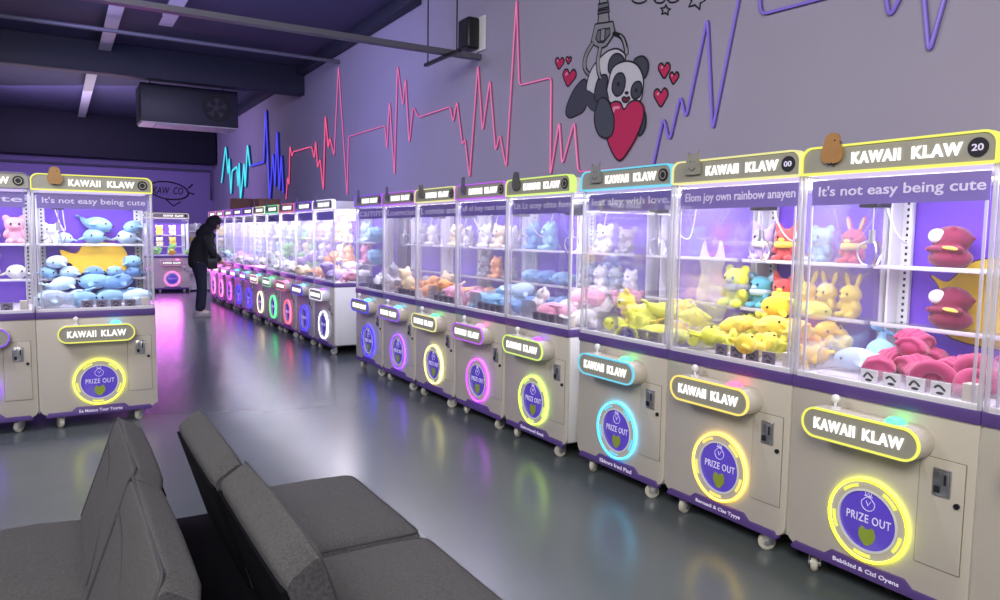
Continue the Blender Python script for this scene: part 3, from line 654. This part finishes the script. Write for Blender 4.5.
# heater
h = thing('unit_heater', 'dark boxy unit heater with round fan, hung below the ceiling girder', 'heater', (2.1, 14, 3.3))
HM = mat('heater_grey', (46, 46, 62), .5, noise_amt=.08)
obj('housing', MB().box(-.8, .79, 0, .75, .08, .72, .02), HM, h)
obj('bottom_louvre', MB().box(-.78, .77, .02, .73, .06, .082).box(-.55, -.2, .05, .6, .045, .06), PURL, h)
fan = obj('fan_ring', MB().ring(circ(.42, .4, .23, 32), circ(.42, .4, .19, 32), -.04, .01), DARK, h)
bl = MB().cyl((.42, -.012, .4), .05, .02, 'Y')
for k in range(5):
    a = 2*PI*k/5; bl.prism([(.42+.04*math.cos(a), .4+.04*math.sin(a)), (.42+.18*math.cos(a), .4+.18*math.sin(a)), (.42+.17*math.cos(a+.6), .4+.17*math.sin(a+.6))], -.015, -.01)
obj('fan_blade', bl, mat('fan_grey', (60, 60, 70), .4, noise_amt=.1), fan)
obj('fan_well', MB().prism(circ(.42, .4, .19, 32), -.008, .0), INK, h)
for x in (-.6, .6): obj('hanger_rod', MB().tube([(x, .4, .7), (x, .4, ZC-3.3)], .01, 8), DARK, h)
# speaker
sp = thing('wall_speaker', 'black speaker box on a white bracket high on the lavender wall', 'speaker', (XW, 7.03, 3.47))
obj('wall_bracket', MB().box(-.03, -.001, -.22, .2, -.02, .33, .01), WHITEP, sp)
obj('speaker_cabinet', MB().box(-.17, -.03, -.13, .1, .0, .32, .025, 3), DARK, sp)
obj('grille', MB().box(-.176, -.169, -.11, .08, .02, .3, .004), mat('speaker_grille', (34, 34, 40), .7, bump=.5, bscale=400), sp)

# ------------------------------------------------------------------ neon lines on the wall
NEON = {'cyan': glow('neon_cyan', (70, 215, 225), 1.3), 'blue': glow('neon_blue', (70, 70, 235), 1.2), 'red': glow('neon_red', (238, 96, 138), 1.0), 'pink': glow('neon_pink', (232, 118, 172), .85), 'purple': glow('neon_purple', (140, 116, 226), .6)}
def s3(P): return [(200+x/3, y/3) for x, y in P]
def neon(col, P, lb, r=.014):
    XP = XW-r*1.35-.0125
    pts = rounded_path([at(0, XP, *p) for p in P], .05)
    t = thing('neon_line', lb, 'neon light', pts[0], 0, None)
    o0 = pts[0]
    obj('neon_tube', MB().tube([p-o0 for p in pts], r, 6), NEON[col], t)
    obj('backing_strip', MB().tube([p-o0+Vector((.013, 0, 0)) for p in pts], r*1.35, 5), mat('neon_backing_'+col, {'cyan': (60, 120, 150), 'blue': (60, 60, 150), 'red': (150, 70, 110), 'pink': (160, 90, 140), 'purple': (92, 72, 160)}[col], .5, noise_amt=.05), t)
neon('cyan', s3([(66, 548), (78, 440), (86, 522), (89, 475), (94, 582), (98, 512), (112, 500), (116, 560), (119, 488), (123, 598), (130, 530), (134, 490), (137, 562), (144, 435), (151, 498)]), 'cyan neon heartbeat line at the far left of the wall', .026)
neon('blue', s3([(151, 498), (192, 486), (198, 330), (210, 600), (220, 462), (226, 560), (232, 395), (239, 572), (245, 465), (251, 580)]), 'blue neon heartbeat line beside the cyan one', .021)
neon('red', s3([(258, 598), (263, 530), (267, 556), (270, 437), (276, 470), (280, 455), (335, 440), (343, 476), (347, 422), (353, 505), (360, 476), (370, 571), (376, 347), (385, 445), (389, 412), (402, 465)]), 'red neon heartbeat line between the blue and pink ones', .011)
neon('pink', s3([(402, 465), (415, 198), (441, 588), (445, 410), (554, 377), (560, 448), (568, 303), (583, 526), (592, 196), (608, 318), (616, 234), (627, 430), (639, 320), (655, 352), (750, 320), (759, 369), (770, 302), (787, 436), (794, 415), (808, 535), (833, 194), (847, 394), (869, 238), (886, 455), (899, 402), (918, 505), (949, -4), (957, 256)]) + [(551, 77.5), (550, 176), (559, 121), (562, 165), (574, 121), (578, 172), (641, 167)], 'long pink neon heartbeat line left of the panda painting', .0065)
neon('purple', [(652, 168), (663, 117), (669, 141.5), (680, 95), (685.5, 118.5), (707, 17), (712, 131), (742, -20)], 'purple neon zigzag line right of the panda painting', .0075)
neon('purple', [(758, -20), (760.4, 14.4), (830, -4)], 'purple neon corner at the top edge beside the zigzag', .008)
neon('purple', [(883, -20), (889, 18), (903, -10)], 'small purple neon dip at the top right', .009)
neon('purple', [(922, -20), (928.4, 53.4), (948, -16)], 'deepest purple neon loop at the top right', .009)

# ------------------------------------------------------------------ panda painting on the wall
def pz(P, s=3.53, ox=540, oy=0): return [(ox+x/s, oy+y/s) for x, y in P]
YP = 4.9
mural = thing('panda_mural', 'wall painting of a panda gripped by a claw and holding a red heart', 'wall painting', (XW, YP, 2.0))
def paint(name, P, c, lay, outline=True, sm=True, parent=None):
    P2 = smooth_closed(P, 5) if sm else P
    W = [at(0, XW, *p) for p in pz(P2)]
    poly = [(YP-w.y, w.z-2.0) for w in W]
    # local frame: x along -Y, y outward to -X
    M = Matrix.Rotation(-PI/2, 4, 'Z')
    d = .0012*lay
    o = obj(name, MB().prism(poly, -d-.001, 0, M=M), mat('mural_%d_%d_%d' % c, c, .65, noise_amt=.04), parent or mural)
    if outline:
        w = [M @ Vector((x, -d-.001, z)) for x, z in poly]
        tb = MB().tube(w, .0085, 6, True); xc = w[0].x
        for v in tb.bm.verts: v.co.x = xc+(v.co.x-xc)*.06
        obj('outline', tb, INK, o)
    return o
G1, G2, BK, WH, RD = (142, 142, 150), (108, 108, 118), (66, 68, 84), (206, 204, 214), (196, 40, 92)
paint('hind_leg', [(160, 280), (125, 310), (98, 365), (92, 400), (105, 416), (130, 408), (158, 388), (172, 335)], BK, 1)
paint('panda_back', [(270, 172), (230, 188), (185, 240), (165, 305), (172, 365), (200, 392), (245, 385), (275, 300), (300, 220), (300, 190)], WH, 2)
paint('hip', [(163, 318), (162, 355), (178, 387), (205, 397), (222, 380), (205, 350), (190, 330)], BK, 3, False)
paint('claw_shaft', [(214, -20), (240, -20), (246, 78), (206, 82)], G1, 4, True, False)
paint('shaft_collar', [(207, 16), (243, 8), (246, 24), (208, 34)], G2, 5, True, False)
paint('shaft_collar', [(205, 40), (246, 32), (247, 42), (206, 50)], G2, 5, True, False)
def curve_part(name, P, r, c, lay):
    w = [at(0, XW-.0012*lay-.004, *p) - Vector((XW, YP, 2.0)) for p in pz(P)]
    obj(name, MB().tube(catmull(w), r, 6), mat('mural_%d_%d_%d' % c, c, .65), mural)
for nm, P in (('claw_prong', [(188, 150), (163, 195), (158, 238), (172, 262)]), ('claw_prong', [(262, 118), (290, 132), (303, 165), (306, 192)]), ('claw_prong', [(214, 165), (205, 215), (208, 255), (216, 278)])):
    curve_part(nm, P, .02, (24, 24, 30), 3); curve_part(nm, P, .013, G1, 8)
paint('claw_hub', [(197, 86), (260, 76), (268, 115), (236, 164), (214, 172), (182, 152)], G1, 6, True, False)
paint('hub_window', [(207, 108), (250, 100), (250, 122), (228, 150), (208, 150), (200, 136)], G2, 7, True, False)
paint('hub_bar', [(218, 104), (234, 101), (232, 142), (216, 146)], G1, 8, True, False)
paint('panda_ear', [(245, 250), (248, 215), (265, 193), (285, 192), (300, 210), (290, 235), (262, 262)], BK, 8)
paint('panda_ear', [(335, 218), (348, 203), (368, 200), (384, 218), (384, 250), (370, 278), (352, 262)], BK, 8)
paint('far_paw', [(355, 390), (372, 395), (377, 430), (368, 465), (352, 475)], BK, 9)
paint('panda_head', [(244, 300), (262, 240), (305, 217), (345, 228), (368, 270), (368, 315), (355, 360), (300, 385), (255, 365), (240, 335)], WH, 10)
paint('upper_arm', [(240, 268), (215, 272), (200, 310), (198, 350), (215, 360), (245, 355), (240, 315)], BK, 11)
paint('eye_patch', [(262, 290), (275, 264), (296, 260), (306, 285), (298, 325), (276, 340), (260, 320)], BK, 11)
paint('eye_patch', [(328, 312), (340, 292), (358, 290), (364, 310), (358, 340), (338, 350), (327, 335)], BK, 11)
paint('eye', [(276, 298), (281, 289), (287, 297), (281, 306)], (22, 22, 28), 12, False)
paint('eye', [(339, 320), (344, 312), (350, 319), (345, 328)], (22, 22, 28), 12, False)
paint('nose', [(303, 328), (312, 322), (318, 328), (311, 336)], (30, 26, 34), 12, False)
paint('mouth', [(295, 348), (303, 343), (310, 347), (318, 343), (322, 350), (310, 362), (298, 358)], (120, 30, 50), 12)
paint('heart', [(285, 567), (252, 520), (240, 470), (243, 400), (252, 372), (270, 359), (290, 364), (302, 387), (320, 364), (345, 355), (364, 366), (372, 398), (360, 450), (325, 520)], RD, 13)
paint('heart_gleam', [(258, 392), (266, 378), (284, 376), (286, 384), (272, 386), (266, 398)], (236, 150, 180), 14, False)
paint('near_arm', [(212, 360), (225, 345), (245, 355), (262, 395), (268, 430), (262, 470), (245, 487), (220, 482), (204, 455), (198, 410)], (74, 78, 92), 15)
def heart(cx, cy, s, rot=0):
    s *= .84
    H = [(0, 1.1), (-.55, .45), (-.85, -.15), (-.75, -.7), (-.35, -.85), (0, -.45), (.35, -.95), (.75, -.75), (.85, -.15), (.5, .45)]
    a = math.radians(rot); P = [(cx+s*(.9*x*math.cos(a)-y*math.sin(a)), cy+s*(x*math.sin(a)+y*math.cos(a))) for x, y in H]
    o = paint('small_heart', P, RD, 2)
    paint('gleam', [(cx-s*.45, cy-s*.3), (cx-s*.25, cy-s*.55), (cx-s*.15, cy-s*.4), (cx-s*.35, cy-s*.15)], (236, 150, 180), 3, False, True, o)
for a in ((70, 222, 24, 5), (102, 212, 15, 5), (104, 272, 36, 8), (440, 247, 32, 0), (474, 274, 25, 5), (428, 342, 38, 0)): heart(*a)
st = thing('star_mural', 'black outlined stars and curls painted above the panda', 'wall painting', (XW, YP-.9, 3.2))
def star(cx, cy, s, rot):
    P = []
    for i in range(10):
        a = -PI/2+rot+PI*i/5; q = s if i % 2 == 0 else s*.48; P.append((cx+q*math.cos(a), cy+q*math.sin(a)))
    w = [at(0, XW-.004, *p)-Vector((XW, YP-.9, 3.2)) for p in pz(P)]
    obj('star_outline', MB().tube(w, .007, 5, True), INK, st)
star(443, 36, 19, .1); star(552, 2, 34, .25)
for P in ([(322, -10), (330, 6), (350, 12), (372, 4), (380, -10)], [(400, -8), (410, 8), (430, 10), (445, -4)], [(446, -6), (460, 8), (480, 6), (495, -8)]):
    w = [at(0, XW-.004, *p)-Vector((XW, YP-.9, 3.2)) for p in pz(P)]
    obj('painted_curl', MB().tube(catmull(w), .007, 5), INK, st)
# sign painted on the back wall
lg = thing('wall_logo', 'black oval logo painted on the purple back wall above the machines', 'wall painting', (2.72, YB, 2.6))
obj('oval_outline', MB().tube([(.5*math.cos(2*PI*i/36), -.004, .02+.24*math.sin(2*PI*i/36)-.05*math.cos(2*PI*i/36)) for i in range(36)], .02, 5, True), INK, lg)
obj('lettering', text_mesh('logo', 'KAW  CO', .78, .2, .01, .004, .25), INK, lg, (-.02, -.004, .02))
obj('painted_spark', MB().tube([(.5, -.004, .1), (.62, -.004, .22)], .018, 5).tube([(.52, -.004, -.02), (.66, -.004, -.06)], .018, 5).tube([(-.1, -.004, -.2), (.1, -.004, -.4), (.3, -.004, -.28)], .018, 5), INK, lg)
# prize shelf at the back
ps = thing('display_shelf', 'white prize shelf unit glowing beside the back machine', 'shelf', (3.1, 19.9, 0))
obj('back_board', MB().box(-.25, .25, .3, .33, .04, 1.7), WHITEP, ps)
for z in (.04, .45, .8, 1.15, 1.5): obj('shelf_board', MB().box(-.25, .25, 0, .3, z, z+.025, .004), WHITEP, ps)
for x in (-.26, .24): obj('side_panel', MB().box(x, x+.02, 0, .33, 0, 1.72, .004), WHITEP, ps)
for j, (x, z, c, w) in enumerate([(-.12, 1.175, 'yellow', 'fourth shelf'), (.08, 1.175, 'green', 'fourth shelf'), (-.1, .825, 'cream', 'third shelf'), (.1, .825, 'pink', 'third shelf'), (0, 1.525, 'white', 'top board'), (0, .475, 'lilac', 'second shelf')]):
    toy('bear', c, 1.1, (3.1+x, 20.05, z+.0005), 0, f'{c} bear toy on the {w} of the white prize shelf at the back', None, None, False)
# cardboard boxes on the far machines
def carton(x, y, z, w, d, h, rz, lb):
    t = thing('cardboard_box', lb, 'box', (x, y, z), rz)
    obj('carton', MB().box(-w/2, w/2, -d/2, d/2, 0, h, .004), mat('cardboard', (140, 104, 84), .8, noise_amt=.08), t)
    obj('packing_tape', MB().box(-w/2-.001, w/2+.001, -.025, .025, h*.6, h+.001), mat('packing_tape', (176, 146, 110), .3, noise_amt=.05), t)
carton(X0+.4, YF+6*PF, 1.926, .4, .55, .2, .1, 'brown cardboard box on top of the far row of machines')
carton(X0+.35, YF+7.9*PF, 1.926, .45, .5, .26, -.1, 'brown cardboard box on the far row, above the person')
# poster in the gap between both rows
po = thing('wall_poster', 'dark poster with a pink round figure on the wall between the rows', 'poster', (XW, 8.5, .9))
obj('poster_sheet', MB().box(-.012, -.001, -.32, .3, 0, 1.0, .002), mat('poster_dark', (40, 36, 46), .5, noise_amt=.1), po)
obj('pink_print', MB().prism(smooth_closed([(-.2, .62), (-.22, .8), (-.05, .92), (.15, .88), (.22, .7), (.1, .55), (-.08, .53)], 4), -.015, -.01, M=Matrix.Rotation(-PI/2, 4, 'Z')), mat('poster_pink', (206, 140, 146), .5, noise_amt=.1), po)

# ------------------------------------------------------------------ sofas
def fabric():
    m = mat('charcoal_tweed', (80, 78, 84), .95, noise_amt=.45, nscale=150, bump=.7, bscale=500, spec=.15, sheen=.15)
    return m
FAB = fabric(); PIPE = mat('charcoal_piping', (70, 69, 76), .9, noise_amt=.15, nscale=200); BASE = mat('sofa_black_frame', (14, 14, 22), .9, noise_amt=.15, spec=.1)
def puffy(x0, x1, y0, y1, z0, z1, bev, puff):
    t = bmesh.new(); bmesh.ops.create_cube(t, size=1)
    bmesh.ops.subdivide_edges(t, edges=t.edges[:], cuts=14, use_grid_fill=True)
    sx, sy, sz = (x1-x0), (y1-y0), (z1-z0)
    for v in t.verts:
        p = Vector((v.co.x*sx, v.co.y*sy, v.co.z*sz)); hx, hy, hz = sx/2-bev, sy/2-bev, sz/2-bev
        q = Vector((max(-hx, min(hx, p.x)), max(-hy, min(hy, p.y)), max(-hz, min(hz, p.z)))); d = p-q
        if d.length > bev: p = q+d.normalized()*bev
        wx = 1-(2*p.x/sx)**2; wy = 1-(2*p.y/sy)**2
        p.z += puff*math.sqrt(max(0, wx*wy))*(1 if p.z > 0 else 0)
        nn = noise.noise(Vector((p.x*3+x0*7, p.y*3+y0*5, 1))); p.z += .006*nn*(1 if p.z > 0 else 0)
        v.co = p+Vector(((x0+x1)/2, (y0+y1)/2, (z0+z1)/2))
    return t
def backrest_bm(sec, y0, y1, bev=.022):
    """sec: four x-z corners (front bottom, front top, back top, back bottom)"""
    t = bmesh.new(); N = 12; rows = []
    cx = sum(p[0] for p in sec)/4; cz = sum(p[1] for p in sec)/4
    P = []
    for i in range(4):
        a, b, c = Vector(sec[i-1]), Vector(sec[i]), Vector(sec[(i+1) % 4])
        s = b+(a-b).normalized()*bev; e = b+(c-b).normalized()*bev
        for j in range(4):
            u = j/3; P.append((1-u)**2*s+2*u*(1-u)*b+u*u*e)
        for j in range(1, 6): P.append(e.lerp(Vector(c)+(b-c).normalized()*bev, j/6))
    n = len(P)
    for k in range(N+1):
        u = k/N; y = y0+(y1-y0)*u; edge = min(u, 1-u)*(y1-y0)
        sh = 0 if edge > bev else bev*(1-math.sqrt(max(0, 1-(1-edge/bev)**2)))
        puff = .012*math.sin(PI*u)
        row = []
        for p in P:
            d = Vector((p.x-cx, p.y-cz)); L = d.length; q = d*(1-sh/L*1.0) + d.normalized()*puff*.6
            row.append(t.verts.new((cx+q.x, y, cz+q.y)))
        rows.append(row)
    for k in range(N):
        for i in range(n): t.faces.new((rows[k][i], rows[k][(i+1) % n], rows[k+1][(i+1) % n], rows[k+1][i]))
    t.faces.new(rows[0]); t.faces.new(rows[-1][::-1]); bmesh.ops.recalc_face_normals(t, faces=t.faces)
    return t
def sofa(label, mirror, xo):
    """built with its seat towards +x; mirror flips it"""
    s = -1 if mirror else 1
    t = thing('sofa', label, 'sofa', (xo, 2.4, 0), 0, 'grey sofas')
    sec = [(.212, .4), (.062, .822), (-.026, .766), (.105, .33)]
    fl = Matrix.Diagonal((s, 1, 1, 1))
    for i, (y0, y1) in enumerate(((-.79, -.004), (.004, .79))):
        dx = 0 if i == 0 else -.014
        sc = MB().add(puffy(.15, .71, y0, y1, .28, .432, .045, .035), fl); bmesh.ops.recalc_face_normals(sc.bm, faces=sc.bm.faces)
        c = obj('seat_cushion', sc, FAB, t)
        pp = [(s*x, y, z) for x, y, z in [(.3, y0+.02, .434), (.67, y0+.02, .43), (.697, y0+.045, .427), (.697, y1-.045, .427), (.67, y1-.02, .43), (.3, y1-.02, .434)]]
        obj('piping', MB().tube(rounded_path(pp, .03), .0045, 6), PIPE, c)
        if i == 1 or True:
            p2 = [(s*x, y, z) for x, y, z in [(.67, y0+.01, .392), (.709, y0+.04, .39), (.709, y1-.04, .39), (.67, y1-.01, .392)]]
            obj('piping', MB().tube(rounded_path(p2, .03), .0045, 6), PIPE, c)
        bb = MB().add(backrest_bm([(x+dx, z) for x, z in sec], y0, y1), fl); bmesh.ops.recalc_face_normals(bb.bm, faces=bb.bm.faces)
        b = obj('backrest', bb, FAB, t)
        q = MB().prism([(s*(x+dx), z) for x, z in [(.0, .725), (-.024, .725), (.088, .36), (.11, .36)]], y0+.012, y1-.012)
        obj('back_cover_shade', q, BASE, b)  # black dust cover, its colour also standing in for shade behind the backrest
        fx = lambda z: .212-.3555*(z-.4)
        P = [(fx(.44)-.004, y0+.018, .44), (fx(.8)-.004, y0+.018, .8), (.058, y0+.04, .816), (.058, y1-.04, .816), (fx(.8)-.004, y1-.018, .8), (fx(.44)-.004, y1-.018, .44)]
        obj('piping', MB().tube(rounded_path([(s*(x+dx), y, z) for x, y, z in P], .03), .0045, 6), PIPE, b)
        obj('stitched_seam', MB().tube(catmull([(s*(x+dx), y, z) for x, y, z in [(fx(z)+.0045, y, z) for y, z in ((y0+.1, .45), (y0+.14, .52), (y0+.3, .64), (y0+.5, .71), (y1-.06, .73))]]), .003, 5), PIPE, b)
    fr = MB()
    x0, x1 = sorted((s*-.075, s*.64)); fr.box(x0, x1, -.78, .78, .17, .262, .01)
    x0, x1 = sorted((s*-.075, s*.1)); fr.box(x0, x1, -.77, .77, .262, .37, .01)
    obj('frame', fr, BASE, t)
    for x in (.07, .6):
        for y in (-.7, .7): obj('leg', MB().cyl((s*x, y, .085), .022, .17, r2=.03, n=14), DARK, t)
    return t
sofa('dark grey sofa on the right with seat toward the row of machines', False, .432)
sofa('dark grey sofa on the left with seat toward the left edge', True, .228)

# ------------------------------------------------------------------ person
def skin_mesh(name, V, E, R, sub=2, root=0):
    me = bpy.data.meshes.new(name); me.from_pydata(V, E, []); o = bpy.data.objects.new(name, me); COL.objects.link(o)
    md = o.modifiers.new('skin', 'SKIN'); md.use_smooth_shade = True
    for i, r in enumerate(R):
        sv = me.skin_vertices[0].data[i]; sv.radius = r if isinstance(r, tuple) else (r, r); sv.use_root = (i == root)
    ss = o.modifiers.new('sub', 'SUBSURF'); ss.levels = sub; ss.render_levels = sub
    dg = bpy.context.evaluated_depsgraph_get(); m2 = bpy.data.meshes.new_from_object(o.evaluated_get(dg)); bpy.data.objects.remove(o)
    for p in m2.polygons: p.use_smooth = True
    m2.materials.clear(); m2.materials.append(None)
    return m2
SKIN = mat('skin', (196, 150, 130), .5, noise_amt=.05); JACK = mat('black_jacket_cloth', (22, 21, 26), .85, noise_amt=.15, bump=.3, bscale=90); TROU = mat('navy_trouser_cloth', (30, 32, 52), .85, noise_amt=.12, bump=.2, bscale=120)
# person faces +x (towards the machines); local origin at the feet, y to the left
pw = (2.27, 14.07, 0)
Vb = [(-.08, 0, .93), (-.09, 0, 1.08), (-.03, 0, 1.28), (.05, 0, 1.43), (.1, 0, 1.5), (.135, 0, 1.56),      # 0-5 pelvis..neck
      (.04, .17, 1.4), (.09, .2, 1.16), (.27, .17, .98), (.33, .16, .935),                                  # 6-9 left arm
      (.04, -.17, 1.4), (.08, -.21, 1.16), (.25, -.19, 1.0), (.32, -.18, .945),                             # 10-13 right arm
      (-.07, .1, .88), (-.02, .1, .5), (-.06, .1, .09), (.06, .1, .04),                                     # 14-17 left leg
      (-.08, -.1, .88), (-.06, -.1, .5), (-.12, -.1, .09), (.0, -.1, .04)]
Eb = [(0, 1), (1, 2), (2, 3), (3, 4), (4, 5), (3, 6), (6, 7), (7, 8), (8, 9), (3, 10), (10, 11), (11, 12), (12, 13), (0, 14), (14, 15), (15, 16), (16, 17), (0, 18), (18, 19), (19, 20), (20, 21)]
Rb = [.14, .13, .15, .1, .06, .055, .07, .05, .036, .026, .07, .05, .036, .026, .09, .06, .042, .035, .09, .06, .042, .035]
hd = MB()
me = skin_mesh('body', Vb, Eb, Rb); hd.bm.from_mesh(me)
HC = Vector((.2, 0, 1.655)); HR = RY(38)
hd.ell(HC, (.092, .075, .115), HR, 24, 16)
loc = lambda x, y, z: HC+(HR @ Vector((x, y, z)))
hd.ell(loc(.09, 0, -.012), (.02, .014, .026), HR); hd.ell(loc(.06, 0, -.085), (.035, .045, .035), HR)      # nose, jaw
for s in (-1, 1): hd.ell(loc(.0, s*.076, -.005), (.022, .01, .032), HR)
for s, wr in ((1, Vb[9]), (-1, Vb[13])):                                                                   # hands with five fingers each
    w = Vector(wr); hd.ell(w+Vector((.035, 0, -.008)), (.045, .04, .014), RY(15))
    for k in range(4):
        y = (k-1.5)*.019; L = (.062, .074, .07, .055)[k]
        hd.tube([w+Vector((.07, y, -.016)), w+Vector((.07+L*.55, y*1.1, -.022)), w+Vector((.07+L*.9, y*1.15, -.042))], [.009, .0085, .006], 6)
    hd.tube([w+Vector((.02, -s*.035, -.01)), w+Vector((.045, -s*.058, -.02)), w+Vector((.075, -s*.06, -.03))], [.011, .01, .007], 6)
person = obj('person', hd.mesh('person', True, 180), SKIN); person.location = pw
tag(person, 'person in black hooded jacket and dark trousers leaning over a far machine', 'person')
Vj = [(-.09, 0, .82), (-.1, 0, 1.05), (-.04, 0, 1.28), (.04, 0, 1.42), (.09, 0, 1.5), (.04, .18, 1.4), (.09, .21, 1.16), (.28, .17, .975), (.04, -.18, 1.4), (.08, -.22, 1.16), (.26, -.19, .995)]
Ej = [(0, 1), (1, 2), (2, 3), (3, 4), (3, 5), (5, 6), (6, 7), (3, 8), (8, 9), (9, 10)]
Rj = [(.185, .215), (.165, .19), (.185, .21), (.13, .15), (.085, .09), .1, .078, .055, .1, .078, .055]
obj('jacket', skin_mesh('jacket', Vj, Ej, Rj), JACK, person)
hood = MB(); hood.ell(HC+Vector((-.028, 0, .018)), (.118, .108, .14), HR, 24, 16); hood.ell((.075, 0, 1.52), (.15, .13, .12), RY(40)).ell((.02, 0, 1.45), (.15, .15, .12), RY(30))
hb = hood.bm; HI = HR.inverted()
dead = [v for v in hb.verts if (HI @ (v.co-HC.to_4d().to_3d())).x > .05 and (HI @ (v.co-HC)).z > -.14]
bmesh.ops.delete(hb, geom=dead, context='VERTS')
ho = obj('hood', hood.mesh('hood', True, 180), JACK, person)
sd = ho.modifiers.new('thick', 'SOLIDIFY'); sd.thickness = .012; sd.offset = 1
for s in (-1, 1):
    obj('eye', MB().ell(loc(.084, s*.03, .016), (.008, .01, .007), HR, 8, 6), EYE_M, person)
obj('mouth', MB().ell(loc(.088, 0, -.055), (.006, .022, .005), HR, 8, 6), mat('lips', (150, 90, 86), .5, noise_amt=.05), person)
Vt = [(-.09, 0, 1.02), (-.09, 0, .88), (-.07, .1, .82), (-.02, .1, .5), (-.06, .1, .08), (-.08, -.1, .82), (-.06, -.1, .5), (-.12, -.1, .08)]
obj('trousers', skin_mesh('trousers', Vt, [(0, 1), (1, 2), (2, 3), (3, 4), (1, 5), (5, 6), (6, 7)], [(.15, .17), (.15, .17), .115, .092, .08, .115, .092, .08], 2, 1), TROU, person)
for x, y in ((-.06, .1), (-.12, -.1)):
    sh = MB(); sh.ell((x+.04, y, .045), (.14, .052, .045)); sh.ell((x-.02, y, .075), (.065, .048, .05)); sh.box(x-.1, x+.18, y-.05, y+.05, .001, .026, .012)
    obj('shoe', sh, mat('pale_shoe', (168, 158, 156), .6, noise_amt=.08), person)
bg = thing('shoulder_bag', 'black shoulder bag hanging at the hip of the person in black', 'bag', (pw[0]+.09, pw[1]-.285, .84))
obj('bag_body', MB().box(-.085, .085, -.03, .03, .02, .21, .025, 3), mat('black_bag_cloth', (18, 18, 24), .6, noise_amt=.1), bg)
obj('strap', MB().tube(catmull([(-.07, 0, .19), (-.1, .03, .45), (-.08, .14, .68)]), .012, 6).tube(catmull([(.07, 0, .19), (.06, .02, .42), (-.02, .14, .68)]), .012, 6), JACK, bg)
obj('flap', MB().box(-.085, .085, -.037, -.028, .11, .205, .004), mat('black_bag_flap', (26, 26, 32), .5, noise_amt=.1), bg)

# ------------------------------------------------------------------ light
def area(name, loc, sx, sy, e, c, tgt=None):
    l = bpy.data.lights.new(name, 'AREA'); l.shape = 'RECTANGLE'; l.size = sx; l.size_y = sy; l.energy = e; l.color = c
    o = bpy.data.objects.new(name, l); COL.objects.link(o); o.location = loc
    if tgt: o.rotation_euler = (Vector(tgt)-Vector(loc)).to_track_quat('-Z', 'Y').to_euler()
    return o
area('hall_light', (-.8, -.6, 3.9), 2.5, 2.5, 275, (1.0, .96, .84), (2.2, 3.2, .6))
area('hall_light', (-1.6, 4.6, 4.2), 2.0, 2.0, 190, (.92, .9, 1.0), (1.6, 6.5, .2))
area('violet_wash', (.8, 9.5, 4.1), 3, 2, 115, (.5, .47, 1.0), (3.0, 11, 1.5))
area('violet_wash', (.0, 17.5, 3.8), 3, 2, 150, (.55, .4, 1.0), (2.4, 21, 1.2))
area('magenta_wash', (1.95, 19.3, .62), 1.2, .1, 30, (.95, .15, 1.0), (1.8, 17.6, 0))
area('blue_up_light', (1.5, 8.0, 2.6), 3, 2, 22, (.25, .28, 1.0), (1.0, 11, 4.5))
area('pale_up_light', (.2, 17.0, 2.6), 3, 3, 60, (.95, .82, .95), (.2, 17, 4.5))
w = bpy.data.worlds.new('world'); SC.world = w; w.use_nodes = True
w.node_tree.nodes['Background'].inputs[0].default_value = (.52, .5, .7, 1); w.node_tree.nodes['Background'].inputs[1].default_value = .62
SC.cycles.transparent_max_bounces = 96; SC.cycles.max_bounces = 8; SC.cycles.glossy_bounces = 4; SC.cycles.diffuse_bounces = 3
SC.view_settings.view_transform = 'Standard'; SC.view_settings.look = 'None'; SC.view_settings.gamma = 1; SC.view_settings.use_curve_mapping = False
SC.view_settings.exposure = 0
